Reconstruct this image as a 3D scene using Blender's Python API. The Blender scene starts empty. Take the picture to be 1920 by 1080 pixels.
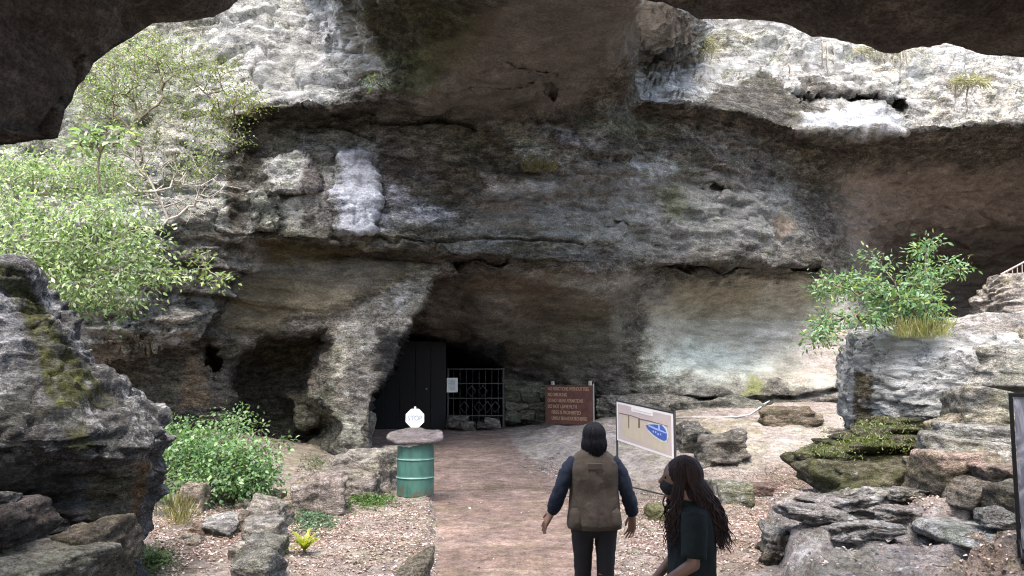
import bpy, math, random
import numpy as np
from mathutils import Vector, Matrix

sc = bpy.context.scene
C = sc.collection
PI = math.pi
random.seed(7)
RNG = np.random.default_rng(11)

# ------------------------------------------------------------------ camera
PITCH = math.radians(5.41)
CAM = np.array([0.0, 0.0, 2.13])
FPX = 1500.0
cam_d = bpy.data.cameras.new('camera')
cam_d.sensor_width = 36.0
cam_d.lens = 36.0 * FPX / 1920.0
cam_d.clip_start = 0.1
cam_d.clip_end = 600.0
cam = bpy.data.objects.new('camera', cam_d)
C.objects.link(cam)
cam.location = CAM.tolist()
cam.rotation_euler = (PI / 2 + PITCH, 0, 0)
sc.camera = cam

# ------------------------------------------------------------------ sky and light
SUN_EL, SUN_AZ = math.radians(66), math.radians(190)   # azimuth clockwise from +Y
world = bpy.data.worlds.new('World')
sc.world = world
world.use_nodes = True
wn = world.node_tree
for n in list(wn.nodes):
    wn.nodes.remove(n)
w_out = wn.nodes.new('ShaderNodeOutputWorld')
w_bg = wn.nodes.new('ShaderNodeBackground')
w_sky = wn.nodes.new('ShaderNodeTexSky')
w_sky.sky_type = 'NISHITA'
w_sky.sun_disc = False
w_sky.sun_elevation = SUN_EL
w_sky.sun_rotation = SUN_AZ
w_sky.air_density = 1.0
w_sky.dust_density = 4.0
w_sky.ozone_density = 0.6
w_bg.inputs['Strength'].default_value = 0.15
wn.links.new(w_sky.outputs[0], w_bg.inputs[0])
wn.links.new(w_bg.outputs[0], w_out.inputs[0])
sun_d = bpy.data.lights.new('sun', 'SUN')
sun_d.energy = 1.2
sun_d.angle = math.radians(45)
sun_d.color = (1.0, 0.96, 0.9)
sun = bpy.data.objects.new('sun', sun_d)
C.objects.link(sun)
sdir = Vector((math.sin(SUN_AZ) * math.cos(SUN_EL), math.cos(SUN_AZ) * math.cos(SUN_EL), math.sin(SUN_EL)))
sun.rotation_euler = sdir.to_track_quat('Z', 'Y').to_euler()
sun.location = (0, 0, 40)
sc.view_settings.view_transform = 'Standard'
sc.view_settings.look = 'None'
sc.view_settings.gamma = 1.0
sc.view_settings.use_curve_mapping = False
sc.view_settings.exposure = 2.45
sc.cycles.max_bounces = 10
sc.cycles.diffuse_bounces = 8
sc.cycles.glossy_bounces = 2
sc.cycles.transmission_bounces = 3
sc.cycles.caustics_reflective = False
sc.cycles.caustics_refractive = False
sc.cycles.use_denoising = True
sc.cycles.denoiser = 'OPENIMAGEDENOISE'
sc.cycles.denoising_input_passes = 'RGB_ALBEDO_NORMAL'
sc.cycles.denoising_prefilter = 'NONE'
sc.cycles.pixel_filter_type = 'BLACKMAN_HARRIS'
sc.cycles.filter_width = 1.1

# ------------------------------------------------------------------ helpers
CP, SP = math.cos(PITCH), math.sin(PITCH)

def at(px, py, Y):
    """world point on the sight line of photo pixel (px, py) at ground distance Y"""
    px = np.asarray(px, float); py = np.asarray(py, float); Y = np.asarray(Y, float)
    u = (px - 960) / FPX
    v = (540 - py) / FPX
    dx = u; dy = CP - v * SP; dz = SP + v * CP
    k = Y / dy
    return np.stack(np.broadcast_arrays(CAM[0] + dx * k, CAM[1] + Y, CAM[2] + dz * k), -1)

def to_px(P):
    d = np.asarray(P, float) - CAM
    f = d[..., 1] * CP + d[..., 2] * SP
    f = np.where(f > 0.05, f, 0.05)
    up = -d[..., 1] * SP + d[..., 2] * CP
    return 960 + FPX * d[..., 0] / f, 540 - FPX * up / f

def _hash(ix, iy, iz, seed):
    h = (ix * 374761393 + iy * 668265263 + iz * 2147483647 + seed * 974711) & 0xFFFFFFFF
    h = ((h ^ (h >> 13)) * 1274126177) & 0xFFFFFFFF
    h = ((h ^ (h >> 16)) * 2246822519) & 0xFFFFFFFF
    return (h ^ (h >> 15)) & 0xFFFFFFFF

def noise(P, seed=0):
    """gradient noise about -1..1 at points P (N,3)"""
    P = np.asarray(P, float)
    I = np.floor(P).astype(np.int64)
    F = P - I
    W = F * F * F * (F * (F * 6 - 15) + 10)
    out = 0.0
    for a in (0, 1):
        wx = W[..., 0] if a else 1 - W[..., 0]
        for b in (0, 1):
            wy = W[..., 1] if b else 1 - W[..., 1]
            for c in (0, 1):
                wz = W[..., 2] if c else 1 - W[..., 2]
                h = _hash(I[..., 0] + a, I[..., 1] + b, I[..., 2] + c, seed)
                gx = ((h & 1023) / 511.5 - 1); gy = (((h >> 10) & 1023) / 511.5 - 1); gz = (((h >> 20) & 1023) / 511.5 - 1)
                out = out + wx * wy * wz * (gx * (F[..., 0] - a) + gy * (F[..., 1] - b) + gz * (F[..., 2] - c))
    return out * 1.5

def fbm(P, octaves=4, seed=0, gain=0.5, ridged=False):
    P = np.asarray(P, float)
    s = 0.0; a = 1.0; t = 0.0
    for o in range(octaves):
        n = noise(P * (2.03 ** o) + 17.3 * o, seed + o * 13)
        if ridged:
            n = 1 - 2 * np.abs(n)
        s = s + a * n; t += a; a *= gain
    return s / t

def sstep(x, a, b):
    t = np.clip((x - a) / (b - a + 1e-12), 0, 1)
    return t * t * (3 - 2 * t)

def cells(P, seed=0):
    """nearest-cell random value, gap to the second cell"""
    P = np.asarray(P, float); I = np.floor(P).astype(np.int64)
    f1 = np.full(P.shape[:-1], 9.0); f2 = np.full(P.shape[:-1], 9.0); val = np.zeros(P.shape[:-1])
    for a in (-1, 0, 1):
        for b in (-1, 0, 1):
            for c in (-1, 0, 1):
                ix, iy, iz = I[..., 0] + a, I[..., 1] + b, I[..., 2] + c
                h = _hash(ix, iy, iz, seed)
                d = (ix + (h & 1023) / 1023.0 - P[..., 0]) ** 2 + (iy + ((h >> 10) & 1023) / 1023.0 - P[..., 1]) ** 2 + (iz + ((h >> 20) & 1023) / 1023.0 - P[..., 2]) ** 2
                v = ((h >> 5) & 4095) / 2047.5 - 1
                near = d < f1
                f2 = np.where(near, f1, np.minimum(f2, d)); val = np.where(near, v, val); f1 = np.where(near, d, f1)
    return val, np.sqrt(f2) - np.sqrt(f1)

def blocks(P, seed):
    """jointed, broken rock: offset blocks with open joints"""
    W = np.stack([fbm(P * 1.2, 3, seed + k) for k in (1, 2, 3)], -1) * 0.45
    v, g = cells((P + W) * np.array([0.9, 0.9, 1.9]), seed)
    v2, g2 = cells((P + W * .5) * np.array([2.6, 2.6, 5.0]), seed + 9)
    return v * 0.11 - 0.08 * (1 - sstep(g, 0, 0.08)) + v2 * 0.05 - 0.03 * (1 - sstep(g2, 0, 0.10))

def poly_sdf(px, py, poly):
    """signed distance (negative inside) to a polygon"""
    poly = np.asarray(poly, float)
    d = np.full(np.shape(px), 1e18); inside = np.zeros(np.shape(px), bool)
    n = len(poly)
    for i in range(n):
        ax, ay = poly[i]; bx, by = poly[(i + 1) % n]
        ex, ey = bx - ax, by - ay
        t = np.clip(((px - ax) * ex + (py - ay) * ey) / (ex * ex + ey * ey + 1e-9), 0, 1)
        d = np.minimum(d, (px - ax - t * ex) ** 2 + (py - ay - t * ey) ** 2)
        cond = ((ay > py) != (by > py)) & (px < (bx - ax) * (py - ay) / ((by - ay) if by != ay else 1e-9) + ax)
        inside ^= cond
    d = np.sqrt(d)
    return np.where(inside, -d, d)

def seg_dist(px, py, pts):
    d = np.full(np.shape(px), 1e18)
    for (ax, ay), (bx, by) in zip(pts[:-1], pts[1:]):
        ex, ey = bx - ax, by - ay
        t = np.clip(((px - ax) * ex + (py - ay) * ey) / (ex * ex + ey * ey + 1e-9), 0, 1)
        d = np.minimum(d, (px - ax - t * ex) ** 2 + (py - ay - t * ey) ** 2)
    return np.sqrt(d)

def raw_mesh(name, V, F, mats=None, col=None, smooth=True, face_mat=None):
    V = np.ascontiguousarray(V, np.float32).reshape(-1, 3)
    me = bpy.data.meshes.new(name)
    if isinstance(F, np.ndarray):
        k = F.shape[1]
        me.vertices.add(len(V)); me.vertices.foreach_set('co', V.ravel())
        me.loops.add(F.size); me.loops.foreach_set('vertex_index', F.astype(np.int32).ravel())
        me.polygons.add(len(F)); me.polygons.foreach_set('loop_start', (np.arange(len(F)) * k).astype(np.int32))
        try:
            me.polygons.foreach_set('loop_total', np.full(len(F), k, np.int32))
        except Exception:
            pass
        me.update(calc_edges=True)
        me.validate()
    else:
        me.from_pydata([tuple(v) for v in V.tolist()], [], F)
    if smooth:
        me.polygons.foreach_set('use_smooth', np.ones(len(me.polygons), bool))
    if col is not None:
        c = np.asarray(col, float)
        if c.ndim == 1:
            c = np.tile(c, (len(V), 1))
        if c.shape[1] == 3:
            c = np.concatenate([c, np.zeros((len(c), 1))], 1)
        at_ = me.color_attributes.new('Col', 'FLOAT_COLOR', 'POINT')
        at_.data.foreach_set('color', c.astype(np.float32).ravel())
    for m in (mats if isinstance(mats, (list, tuple)) else [mats] if mats else []):
        me.materials.append(m)
    if face_mat is not None:
        me.polygons.foreach_set('material_index', np.asarray(face_mat, np.int32))
    me.update()
    return me

def set_smooth(me, v):
    a_ = me.attributes.new('Smooth', 'FLOAT', 'POINT'); a_.data.foreach_set('value', np.ascontiguousarray(v, np.float32).ravel())

def tag(o, label=None, cat=None, group=None, kind=None):
    if label: o['label'] = label
    if cat: o['category'] = cat
    if group: o['group'] = group
    if kind: o['kind'] = kind
    return o

def link(name, me, parent=None, loc=None):
    o = bpy.data.objects.new(name, me)
    C.objects.link(o)
    if parent is not None: o.parent = parent
    if loc is not None: o.location = [float(a) for a in loc]
    return o

def empty(name, loc, rz=0.0):
    o = bpy.data.objects.new(name, None)
    o.empty_display_size = 0.1
    C.objects.link(o)
    o.location = [float(a) for a in loc]; o.rotation_euler = (0, 0, rz)
    return o

def grid_faces(nr, nc, wrap=False):
    r = np.arange(nr - 1)[:, None]; c = np.arange(nc if wrap else nc - 1)[None, :]
    c2 = (c + 1) % nc
    return np.stack([r * nc + c, r * nc + c2, (r + 1) * nc + c2, (r + 1) * nc + c], -1).reshape(-1, 4)

class MB:
    """collects simple shapes, links them as ONE mesh object"""
    def __init__(s):
        s.v = []; s.f = []
    def add(s, V, F):
        n = len(s.v)
        s.v += [tuple(float(a) for a in p) for p in V]
        s.f += [tuple(i + n for i in f) for f in F]
        return s
    def box(s, cx, cy, cz, sx, sy, sz, rot=None, bev=0.0):
        hx, hy, hz = sx / 2, sy / 2, sz / 2
        if bev <= 0:
            P = [(x, y, z) for z in (-hz, hz) for y in (-hy, hy) for x in (-hx, hx)]
            F = [(0, 2, 3, 1), (4, 5, 7, 6), (0, 1, 5, 4), (1, 3, 7, 5), (3, 2, 6, 7), (2, 0, 4, 6)]
        else:
            P = []; b = min(bev, hx * .9, hy * .9, hz * .9)
            lv = [(-hz, b), (-hz + b, 0), (hz - b, 0), (hz, b)]
            for z, k in lv:
                for x, y in ((-hx + k, -hy + b + 0), (-hx + b, -hy + k), (hx - b, -hy + k), (hx - k, -hy + b), (hx - k, hy - b), (hx - b, hy - k), (-hx + b, hy - k), (-hx + k, hy - b)):
                    P.append((x, y, z))
            F = [tuple(range(7, -1, -1)), tuple(range(24, 32))]
            for l in range(3):
                for i in range(8):
                    F.append((l * 8 + i, l * 8 + (i + 1) % 8, l * 8 + 8 + (i + 1) % 8, l * 8 + 8 + i))
        M = rot if rot is not None else Matrix.Identity(3)
        return s.add([M @ Vector(p) + Vector((cx, cy, cz)) for p in P], F)
    def bar(s, a, b, r, n=6, r2=None):
        a, b = Vector([float(q) for q in a]), Vector([float(q) for q in b])
        d = (b - a).normalized()
        u = d.orthogonal().normalized(); w = d.cross(u)
        r2 = r if r2 is None else r2
        P = [p + (u * math.cos(t) + w * math.sin(t)) * rr for p, rr in ((a, r), (b, r2)) for t in [2 * PI * i / n for i in range(n)]]
        F = [(i, (i + 1) % n, n + (i + 1) % n, n + i) for i in range(n)] + [tuple(range(n - 1, -1, -1)), tuple(range(n, 2 * n))]
        return s.add(P, F)
    def lathe(s, prof, n=32, c=(0, 0, 0)):
        P = [(c[0] + r * math.cos(2 * PI * i / n), c[1] + r * math.sin(2 * PI * i / n), c[2] + z) for r, z in prof for i in range(n)]
        F = [(l * n + i, l * n + (i + 1) % n, (l + 1) * n + (i + 1) % n, (l + 1) * n + i) for l in range(len(prof) - 1) for i in range(n)]
        return s.add(P, F)
    def build(s, name, mat, parent=None, loc=None, smooth=False, col=None):
        return link(name, raw_mesh(name, np.array(s.v), s.f, mat, col=col, smooth=smooth), parent, loc)

def tube(path, rad, n=8, cap=True):
    """tube along a path of points with a radius per point -> V, F"""
    path = [Vector([float(a) for a in p]) for p in path]
    if not hasattr(rad, '__len__'): rad = [rad] * len(path)
    V = []; F = []
    up = None
    for i, p in enumerate(path):
        d = (path[min(i + 1, len(path) - 1)] - path[max(i - 1, 0)]).normalized()
        if up is None: up = d.orthogonal().normalized()
        u = (up - d * up.dot(d)).normalized(); up = u; w = d.cross(u)
        V += [p + (u * math.cos(2 * PI * k / n) + w * math.sin(2 * PI * k / n)) * rad[i] for k in range(n)]
    for i in range(len(path) - 1):
        for k in range(n):
            F.append((i * n + k, i * n + (k + 1) % n, (i + 1) * n + (k + 1) % n, (i + 1) * n + k))
    if cap:
        F += [tuple(range(n - 1, -1, -1)), tuple(range((len(path) - 1) * n, len(path) * n))]
    return V, F

# ------------------------------------------------------------------ materials
def new_mat(name):
    m = bpy.data.materials.new(name); m.use_nodes = True
    nt = m.node_tree
    b = nt.nodes['Principled BSDF']
    return m, nt, b

def N(nt, typ, **kw):
    n = nt.nodes.new(typ)
    for k, v in kw.items():
        if k in n.inputs: n.inputs[k].default_value = v
        else: setattr(n, k, v)
    return n

def noise_node(nt, scale, detail=6, rough=0.6, vec=None, dist=0.0):
    n = N(nt, 'ShaderNodeTexNoise')
    n.inputs['Scale'].default_value = scale; n.inputs['Detail'].default_value = detail
    n.inputs['Roughness'].default_value = rough; n.inputs['Distortion'].default_value = dist
    if vec is not None: nt.links.new(vec, n.inputs['Vector'])
    return n

def ramp(nt, src, stops):
    r = N(nt, 'ShaderNodeValToRGB')
    e = r.color_ramp.elements
    while len(e) < len(stops): e.new(0.5)
    for i, (p, c) in enumerate(stops):
        e[i].position = p; e[i].color = (c, c, c, 1) if not hasattr(c, '__len__') else (*c, 1)
    nt.links.new(src, r.inputs[0])
    return r.outputs[0]

def mixc(nt, fac, a, b, mode='MIX'):
    n = N(nt, 'ShaderNodeMix', data_type='RGBA', blend_type=mode)
    for sock, v in ((n.inputs[0], fac), (n.inputs[6], a), (n.inputs[7], b)):
        if hasattr(v, 'links') or isinstance(v, bpy.types.NodeSocket): nt.links.new(v, sock)
        else: sock.default_value = v if not hasattr(v, '__len__') else (*v[:3], 1)
    return n.outputs[2]

def math_n(nt, op, a, b=0.0):
    n = N(nt, 'ShaderNodeMath', operation=op)
    for s, v in ((n.inputs[0], a), (n.inputs[1], b)):
        if isinstance(v, bpy.types.NodeSocket): nt.links.new(v, s)
        else: s.default_value = v
    return n.outputs[0]

def rock_material(name, bump=1.0, rough=0.9, scale=1.0, var=1.0, strat=1.0):
    """stone: base colour from the mesh's own colour layer, alpha = share of pale lichen"""
    m, nt, b = new_mat(name)
    geo = N(nt, 'ShaderNodeNewGeometry')
    P = geo.outputs['Position']
    def stretch(z, x=1.0):
        mp = N(nt, 'ShaderNodeMapping'); mp.inputs['Scale'].default_value = (x, x, z); nt.links.new(P, mp.inputs[0]); return mp.outputs[0]
    S = stretch(2.6)
    att = N(nt, 'ShaderNodeVertexColor', layer_name='Col')
    big = noise_node(nt, 0.8 * scale, 9, 0.7, S)
    mid = noise_node(nt, 4.5 * scale, 10, 0.8, S)
    fine = noise_node(nt, 19 * scale, 8, 0.8, stretch(1.5))
    rid = noise_node(nt, 1.5 * scale, 9, 0.62, stretch(3.0 if strat else 1.2)); rid.noise_type = 'RIDGED_MULTIFRACTAL'; rid.normalize = True
    rid.inputs['Lacunarity'].default_value = 2.1
    f1 = ramp(nt, big.outputs[0], [(0.36, 1 - 0.42 * var), (0.5, 1.0), (0.64, 1 + 0.4 * var)])
    f2 = ramp(nt, mid.outputs[0], [(0.41, 1 - 0.6 * var), (0.5, 1.0), (0.59, 1 + 0.55 * var)])
    f3 = ramp(nt, fine.outputs[0], [(0.40, 1 - 0.55 * var), (0.5, 1.0), (0.60, 1 + 0.6 * var)])
    c = mixc(nt, 1.0, att.outputs[0], f1, 'MULTIPLY')
    c = mixc(nt, 1.0, c, f2, 'MULTIPLY')
    c = mixc(nt, 1.0, c, f3, 'MULTIPLY')
    # dark weathered blotches with sharp rims
    blo = noise_node(nt, 1.5 * scale, 11, 0.8, stretch(1.3))
    c = mixc(nt, ramp(nt, blo.outputs[0], [(0.535, 0.0), (0.575, 0.6 * var)]), c, mixc(nt, 1.0, c, (0.40, 0.41, 0.38), 'MULTIPLY'))
    hue = noise_node(nt, 1.1 * scale, 6, 0.7, P)
    c = mixc(nt, ramp(nt, hue.outputs[0], [(0.42, 0.0), (0.6, 0.5)]), c, mixc(nt, 1.0, c, (1.05, 0.99, 0.90), 'MULTIPLY'))
    hue2 = noise_node(nt, 0.7 * scale, 7, 0.75, stretch(0.7))
    c = mixc(nt, ramp(nt, hue2.outputs[0], [(0.50, 0.0), (0.58, 0.5)]), c, mixc(nt, 1.0, c, (0.86, 0.94, 0.72), 'MULTIPLY'))
    # lichen
    ln = noise_node(nt, 1.3 * scale, 5, 0.7, P)
    ln2 = noise_node(nt, 5.5 * scale, 12, 0.92, stretch(1.5))
    lsum = math_n(nt, 'ADD', math_n(nt, 'MULTIPLY', ln.outputs[0], 0.35), math_n(nt, 'MULTIPLY', ln2.outputs[0], 0.65))
    th = math_n(nt, 'SUBTRACT', 0.61, math_n(nt, 'MULTIPLY', att.outputs[1], 0.17))
    lm = math_n(nt, 'MULTIPLY', math_n(nt, 'SUBTRACT', lsum, th), 30.0)
    cl = N(nt, 'ShaderNodeClamp'); nt.links.new(lm, cl.inputs[0])
    c = mixc(nt, math_n(nt, 'MULTIPLY', cl.outputs[0], 0.85), c, (0.56, 0.565, 0.56))
    # shade in the creases between the beds, multiplied into the colour
    cre = ramp(nt, rid.outputs[0], [(0.0, 0.0), (0.05, 0.35), (0.14, 1.0)])
    crease_shade = mixc(nt, 1.0, c, (0.30, 0.30, 0.27), 'MULTIPLY')
    c = mixc(nt, math_n(nt, 'MULTIPLY', math_n(nt, 'SUBTRACT', 1.0, cre), 0.55 * var), c, crease_shade)
    # water-worn stone is smoother and plainer
    sm = N(nt, 'ShaderNodeAttribute', attribute_name='Smooth')
    soft = noise_node(nt, 1.6 * scale, 9, 0.68, stretch(3.4))
    plainc = mixc(nt, 1.0, mixc(nt, 1.0, att.outputs[0], ramp(nt, soft.outputs[0], [(0.36, 0.62), (0.5, 1.0), (0.66, 1.32)]), 'MULTIPLY'), ramp(nt, fine.outputs[0], [(0.40, 0.74), (0.60, 1.26)]), 'MULTIPLY')
    c = mixc(nt, sm.outputs['Fac'], c, plainc)
    nt.links.new(c, b.inputs['Base Color'])
    b.inputs['Roughness'].default_value = rough
    b.inputs['Specular IOR Level'].default_value = 0.2
    k = 1.0 / scale
    h = math_n(nt, 'ADD', math_n(nt, 'MULTIPLY', mid.outputs[0], 0.16 * k), math_n(nt, 'MULTIPLY', fine.outputs[0], 0.075 * k))
    h = math_n(nt, 'ADD', h, math_n(nt, 'MULTIPLY', cre, 0.035 * k))
    h = math_n(nt, 'ADD', h, math_n(nt, 'MULTIPLY', cl.outputs[0], 0.006 * k))
    bp = N(nt, 'ShaderNodeBump'); bp.inputs['Strength'].default_value = bump; bp.inputs['Distance'].default_value = 1.0
    nt.links.new(math_n(nt, 'MULTIPLY', bump, math_n(nt, 'SUBTRACT', 1.0, math_n(nt, 'MULTIPLY', sm.outputs['Fac'], 0.55))), bp.inputs['Strength'])
    nt.links.new(h, bp.inputs['Height']); nt.links.new(bp.outputs[0], b.inputs['Normal'])
    return m

def plain(name, col, rough=0.7, metal=0.0, var=0.2, scale=8.0, bump=0.0, spec=0.4, bscale=None):
    m, nt, b = new_mat(name)
    geo = N(nt, 'ShaderNodeTexCoord')
    n = noise_node(nt, scale, 6, 0.65, geo.outputs['Object'])
    f = ramp(nt, n.outputs[0], [(0.3, 1 - var), (0.7, 1 + var)])
    nt.links.new(mixc(nt, 1.0, col, f, 'MULTIPLY'), b.inputs['Base Color'])
    b.inputs['Roughness'].default_value = rough; b.inputs['Metallic'].default_value = metal
    b.inputs['Specular IOR Level'].default_value = spec
    if bump:
        nb = noise_node(nt, bscale or scale * 3, 5, 0.6, geo.outputs['Object'])
        bp = N(nt, 'ShaderNodeBump'); bp.inputs['Strength'].default_value = bump; bp.inputs['Distance'].default_value = 0.02
        nt.links.new(nb.outputs[0], bp.inputs['Height']); nt.links.new(bp.outputs[0], b.inputs['Normal'])
    return m

def leaf_material(name, gloss=0.45, trans=0.35):
    m, nt, b = new_mat(name)
    att = N(nt, 'ShaderNodeVertexColor', layer_name='Col')
    geo = N(nt, 'ShaderNodeNewGeometry')
    n = noise_node(nt, 14, 3, 0.6, geo.outputs['Position'])
    c = mixc(nt, 1.0, att.outputs[0], ramp(nt, n.outputs[0], [(0.3, 0.75), (0.7, 1.25)]), 'MULTIPLY')
    nt.links.new(c, b.inputs['Base Color'])
    b.inputs['Roughness'].default_value = gloss
    b.inputs['Specular IOR Level'].default_value = 0.4
    t = N(nt, 'ShaderNodeBsdfTranslucent')
    nt.links.new(mixc(nt, 1.0, c, (1.5, 1.7, 0.7), 'MULTIPLY'), t.inputs[0])
    mx = N(nt, 'ShaderNodeMixShader'); mx.inputs[0].default_value = trans
    nt.links.new(b.outputs[0], mx.inputs[1]); nt.links.new(t.outputs[0], mx.inputs[2])
    nt.links.new(mx.outputs[0], nt.nodes['Material Output'].inputs[0])
    return m

M = {}
M['rock'] = rock_material('cave_rock', 1.0)
M['roof'] = rock_material('near_roof', 1.0, scale=2.2)
M['ground'] = rock_material('cave_floor', 0.8, scale=1.6, var=0.55, strat=0)
M['stone'] = rock_material('loose_stone', 1.0, scale=2.2, var=0.9)
M['litter_leaf'] = leaf_material('dry_leaf', 0.7, 0.1)
M['leaf'] = leaf_material('green_leaf')
M['bark'] = plain('bark', (0.13, 0.10, 0.075), 0.9, var=0.4, scale=20, bump=0.5)
M['bark_pale'] = plain('pale_bark', (0.30, 0.27, 0.23), 0.9, var=0.4, scale=20, bump=0.5)

def worn_paint(name, col):
    m, nt, b = new_mat(name); tc = N(nt, 'ShaderNodeTexCoord')
    mp = N(nt, 'ShaderNodeMapping'); mp.inputs['Scale'].default_value = (1, 1, 0.35); nt.links.new(tc.outputs['Object'], mp.inputs[0])
    st = noise_node(nt, 9, 8, 0.7, mp.outputs[0]); ru = noise_node(nt, 7, 10, 0.75, tc.outputs['Object'])
    c = mixc(nt, 1.0, col, ramp(nt, st.outputs[0], [(0.35, 0.62), (0.5, 1.0), (0.66, 1.25)]), 'MULTIPLY')
    sep = N(nt, 'ShaderNodeSeparateXYZ'); nt.links.new(tc.outputs['Object'], sep.inputs[0])
    lo = math_n(nt, 'MULTIPLY', math_n(nt, 'SUBTRACT', 0.20, sep.outputs[2]), 0.8)
    d = N(nt, 'ShaderNodeClamp'); nt.links.new(math_n(nt, 'MULTIPLY', math_n(nt, 'SUBTRACT', math_n(nt, 'ADD', ru.outputs[0], lo), 0.60), 14.0), d.inputs[0])
    c = mixc(nt, math_n(nt, 'MULTIPLY', d.outputs[0], 0.85), c, (0.085, 0.060, 0.042))
    nt.links.new(c, b.inputs['Base Color']); b.inputs['Roughness'].default_value = 0.5
    bp = N(nt, 'ShaderNodeBump'); bp.inputs['Strength'].default_value = 0.35; bp.inputs['Distance'].default_value = 0.02
    nt.links.new(noise_node(nt, 5, 4, 0.5, tc.outputs['Object']).outputs[0], bp.inputs['Height']); nt.links.new(bp.outputs[0], b.inputs['Normal'])
    return m
# ------------------------------------------------------------------ the cave wall
def curve(pts, x, k):
    a = np.array(pts, float)
    return np.interp(x, a[:, 0], a[:, k])

# contour lines of the far wall: (photo column, photo row, distance) - from the top down
CURVES_L = [
 [(-900,-420,14),(-100,-60,19),(250,-60,20),(560,-60,20),(640,-300,9),(700,-420,7.5),(1150,-420,7.5),(1260,-300,8.5),(1300,-60,27),(1600,-60,28),(2200,-60,30),(2900,-60,26)],
 [(-900,-50,13),(-100,0,17.6),(250,0,18.6),(560,0,18.6),(610,0,18),(660,0,15),(720,0,13),(1150,0,11.5),(1260,10,12),(1300,30,16),(1318,30,25.5),(1600,50,26),(2200,60,28),(2900,60,24)],
 [(-900,150,12.6),(-100,120,16.6),(250,120,17.5),(480,100,17.8),(600,100,17.6),(700,100,16.6),(800,100,15.5),(1000,100,14.8),(1140,100,15.2),(1180,104,16),(1196,104,22.6),(1300,120,24.2),(1600,140,24.6),(2200,140,26.5),(2900,140,23)],
 [(-900,250,12.4),(-100,220,16.2),(250,220,16.8),(430,215,17.2),(480,203,17.0),(600,198,16.9),(750,186,16.9),(850,190,17.2),(1000,190,17.3),(1150,180,18.2),(1200,190,19.6),(1300,196,20.1),(1400,214,20.9),(1500,247,22.2),(1600,254,23.5),(1700,250,23.6),(1800,240,24),(1920,228,24.6),(2300,220,25),(2900,220,22)],
 [(-900,300,12.4),(-100,270,16.1),(250,270,16.5),(430,240,17.2),(480,222,17.8),(600,216,18.3),(750,206,18.1),(850,212,17.9),(1000,214,17.9),(1150,205,18.6),(1200,212,20.3),(1300,214,20.9),(1400,228,21.8),(1500,262,24.2),(1600,270,25.6),(1700,268,26.0),(1800,260,26.5),(1920,250,27.5),(2300,240,28),(2900,240,22)],
 [(-900,360,12.3),(-100,350,15.9),(250,350,16.3),(430,290,17.3),(480,285,17.9),(600,285,17.95),(750,300,18.3),(850,320,18.5),(1000,330,18.6),(1150,330,19.2),(1200,330,20.6),(1300,330,21.2),(1400,335,22.2),(1500,345,25.2),(1600,355,27.5),(1700,360,30),(1920,360,33),(2300,360,34),(2900,360,22)],
 [(-900,440,12.0),(-100,430,15.8),(250,430,16.1),(400,440,16.9),(480,447,17.3),(640,447,17.35),(800,456,17.7),(850,478,18.0),(1000,486,18.4),(1100,490,18.8),(1200,497,20.4),(1300,498,21.0),(1450,500,22.0),(1540,502,23.6),(1600,505,28),(1700,510,36),(1920,520,38),(2300,520,38),(2900,440,22)],
 [(-900,500,12.0),(-100,480,15.6),(250,480,15.9),(400,480,16.8),(480,480,18.0),(640,478,18.7),(800,490,18.7),(850,500,18.9),(1000,530,19.3),(1100,545,19.7),(1200,535,20.9),(1300,512,22.4),(1450,515,23.8),(1540,520,24.6),(1600,530,27),(1700,540,36),(1920,540,38),(2300,540,38),(2900,480,22)],
 [(-900,640,12.0),(-100,640,15.4),(250,640,15.8),(330,635,16.2),(380,610,17.3),(440,590,18.2),(520,590,18.5),(640,600,18.1),(720,600,18.1),(800,560,18.6),(850,590,18.9),(950,600,21),(1000,600,22.3),(1100,600,22.2),(1150,590,21.6),(1200,600,22.8),(1300,600,24.4),(1450,600,25.2),(1560,600,25.2),(1640,600,26.5),(1700,610,34),(2300,610,36),(2900,600,22)],
 [(-900,660,13.5),(-100,662,17.2),(250,664,17.6),(330,660,17.8),(380,665,17.9),(440,680,18.4),(520,700,18.5),(640,700,17.7),(720,700,17.5),(800,640,18.5),(850,655,19.0),(950,675,24.5),(1000,695,24.6),(1100,715,23.7),(1200,700,22.7),(1300,690,23.3),(1450,690,23.8),(1600,690,24.8),(1700,700,34),(2300,700,36),(2900,700,22)],
 [(-900,830,13.5),(-100,830,17.2),(250,830,17.8),(440,830,18.3),(640,840,16.9),(720,840,16.7),(850,790,19),(950,780,26),(1100,790,24.7),(1200,770,22.6),(1300,756,22.3),(1450,746,22.6),(1600,738,23.6),(1700,740,33),(2300,740,36),(2900,800,22)],
 [(-900,960,13.5),(-100,960,17.2),(250,960,17.8),(440,960,18.3),(640,960,16.5),(720,960,16.3),(850,960,19),(950,900,26),(1100,900,24.7),(1200,880,23.2),(1300,880,23.1),(1450,880,23.3),(1600,880,23.8),(1700,880,33),(2300,880,36),(2900,960,22)],
]
ENTRANCE_EDGE = [(846,478),(838,492),(804,518),(792,566),(757,628),(738,690),(697,742),(694,790),(697,960)]
ALCOVE = [(428,960),(420,720),(436,668),(498,624),(560,609),(620,611),(628,640),(612,690),(600,745),(640,800),(615,838),(640,960)]
GATE_HOLE = [(560,960),(600,480),(700,560),(752,626),(832,636),(945,688),(950,715),(950,960)]

def smooth_cols(a, k):
    ker = np.hanning(2 * k + 3)[1:-1]; ker /= ker.sum()
    return np.convolve(np.pad(a, k, mode='edge'), ker, mode='valid')

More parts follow.
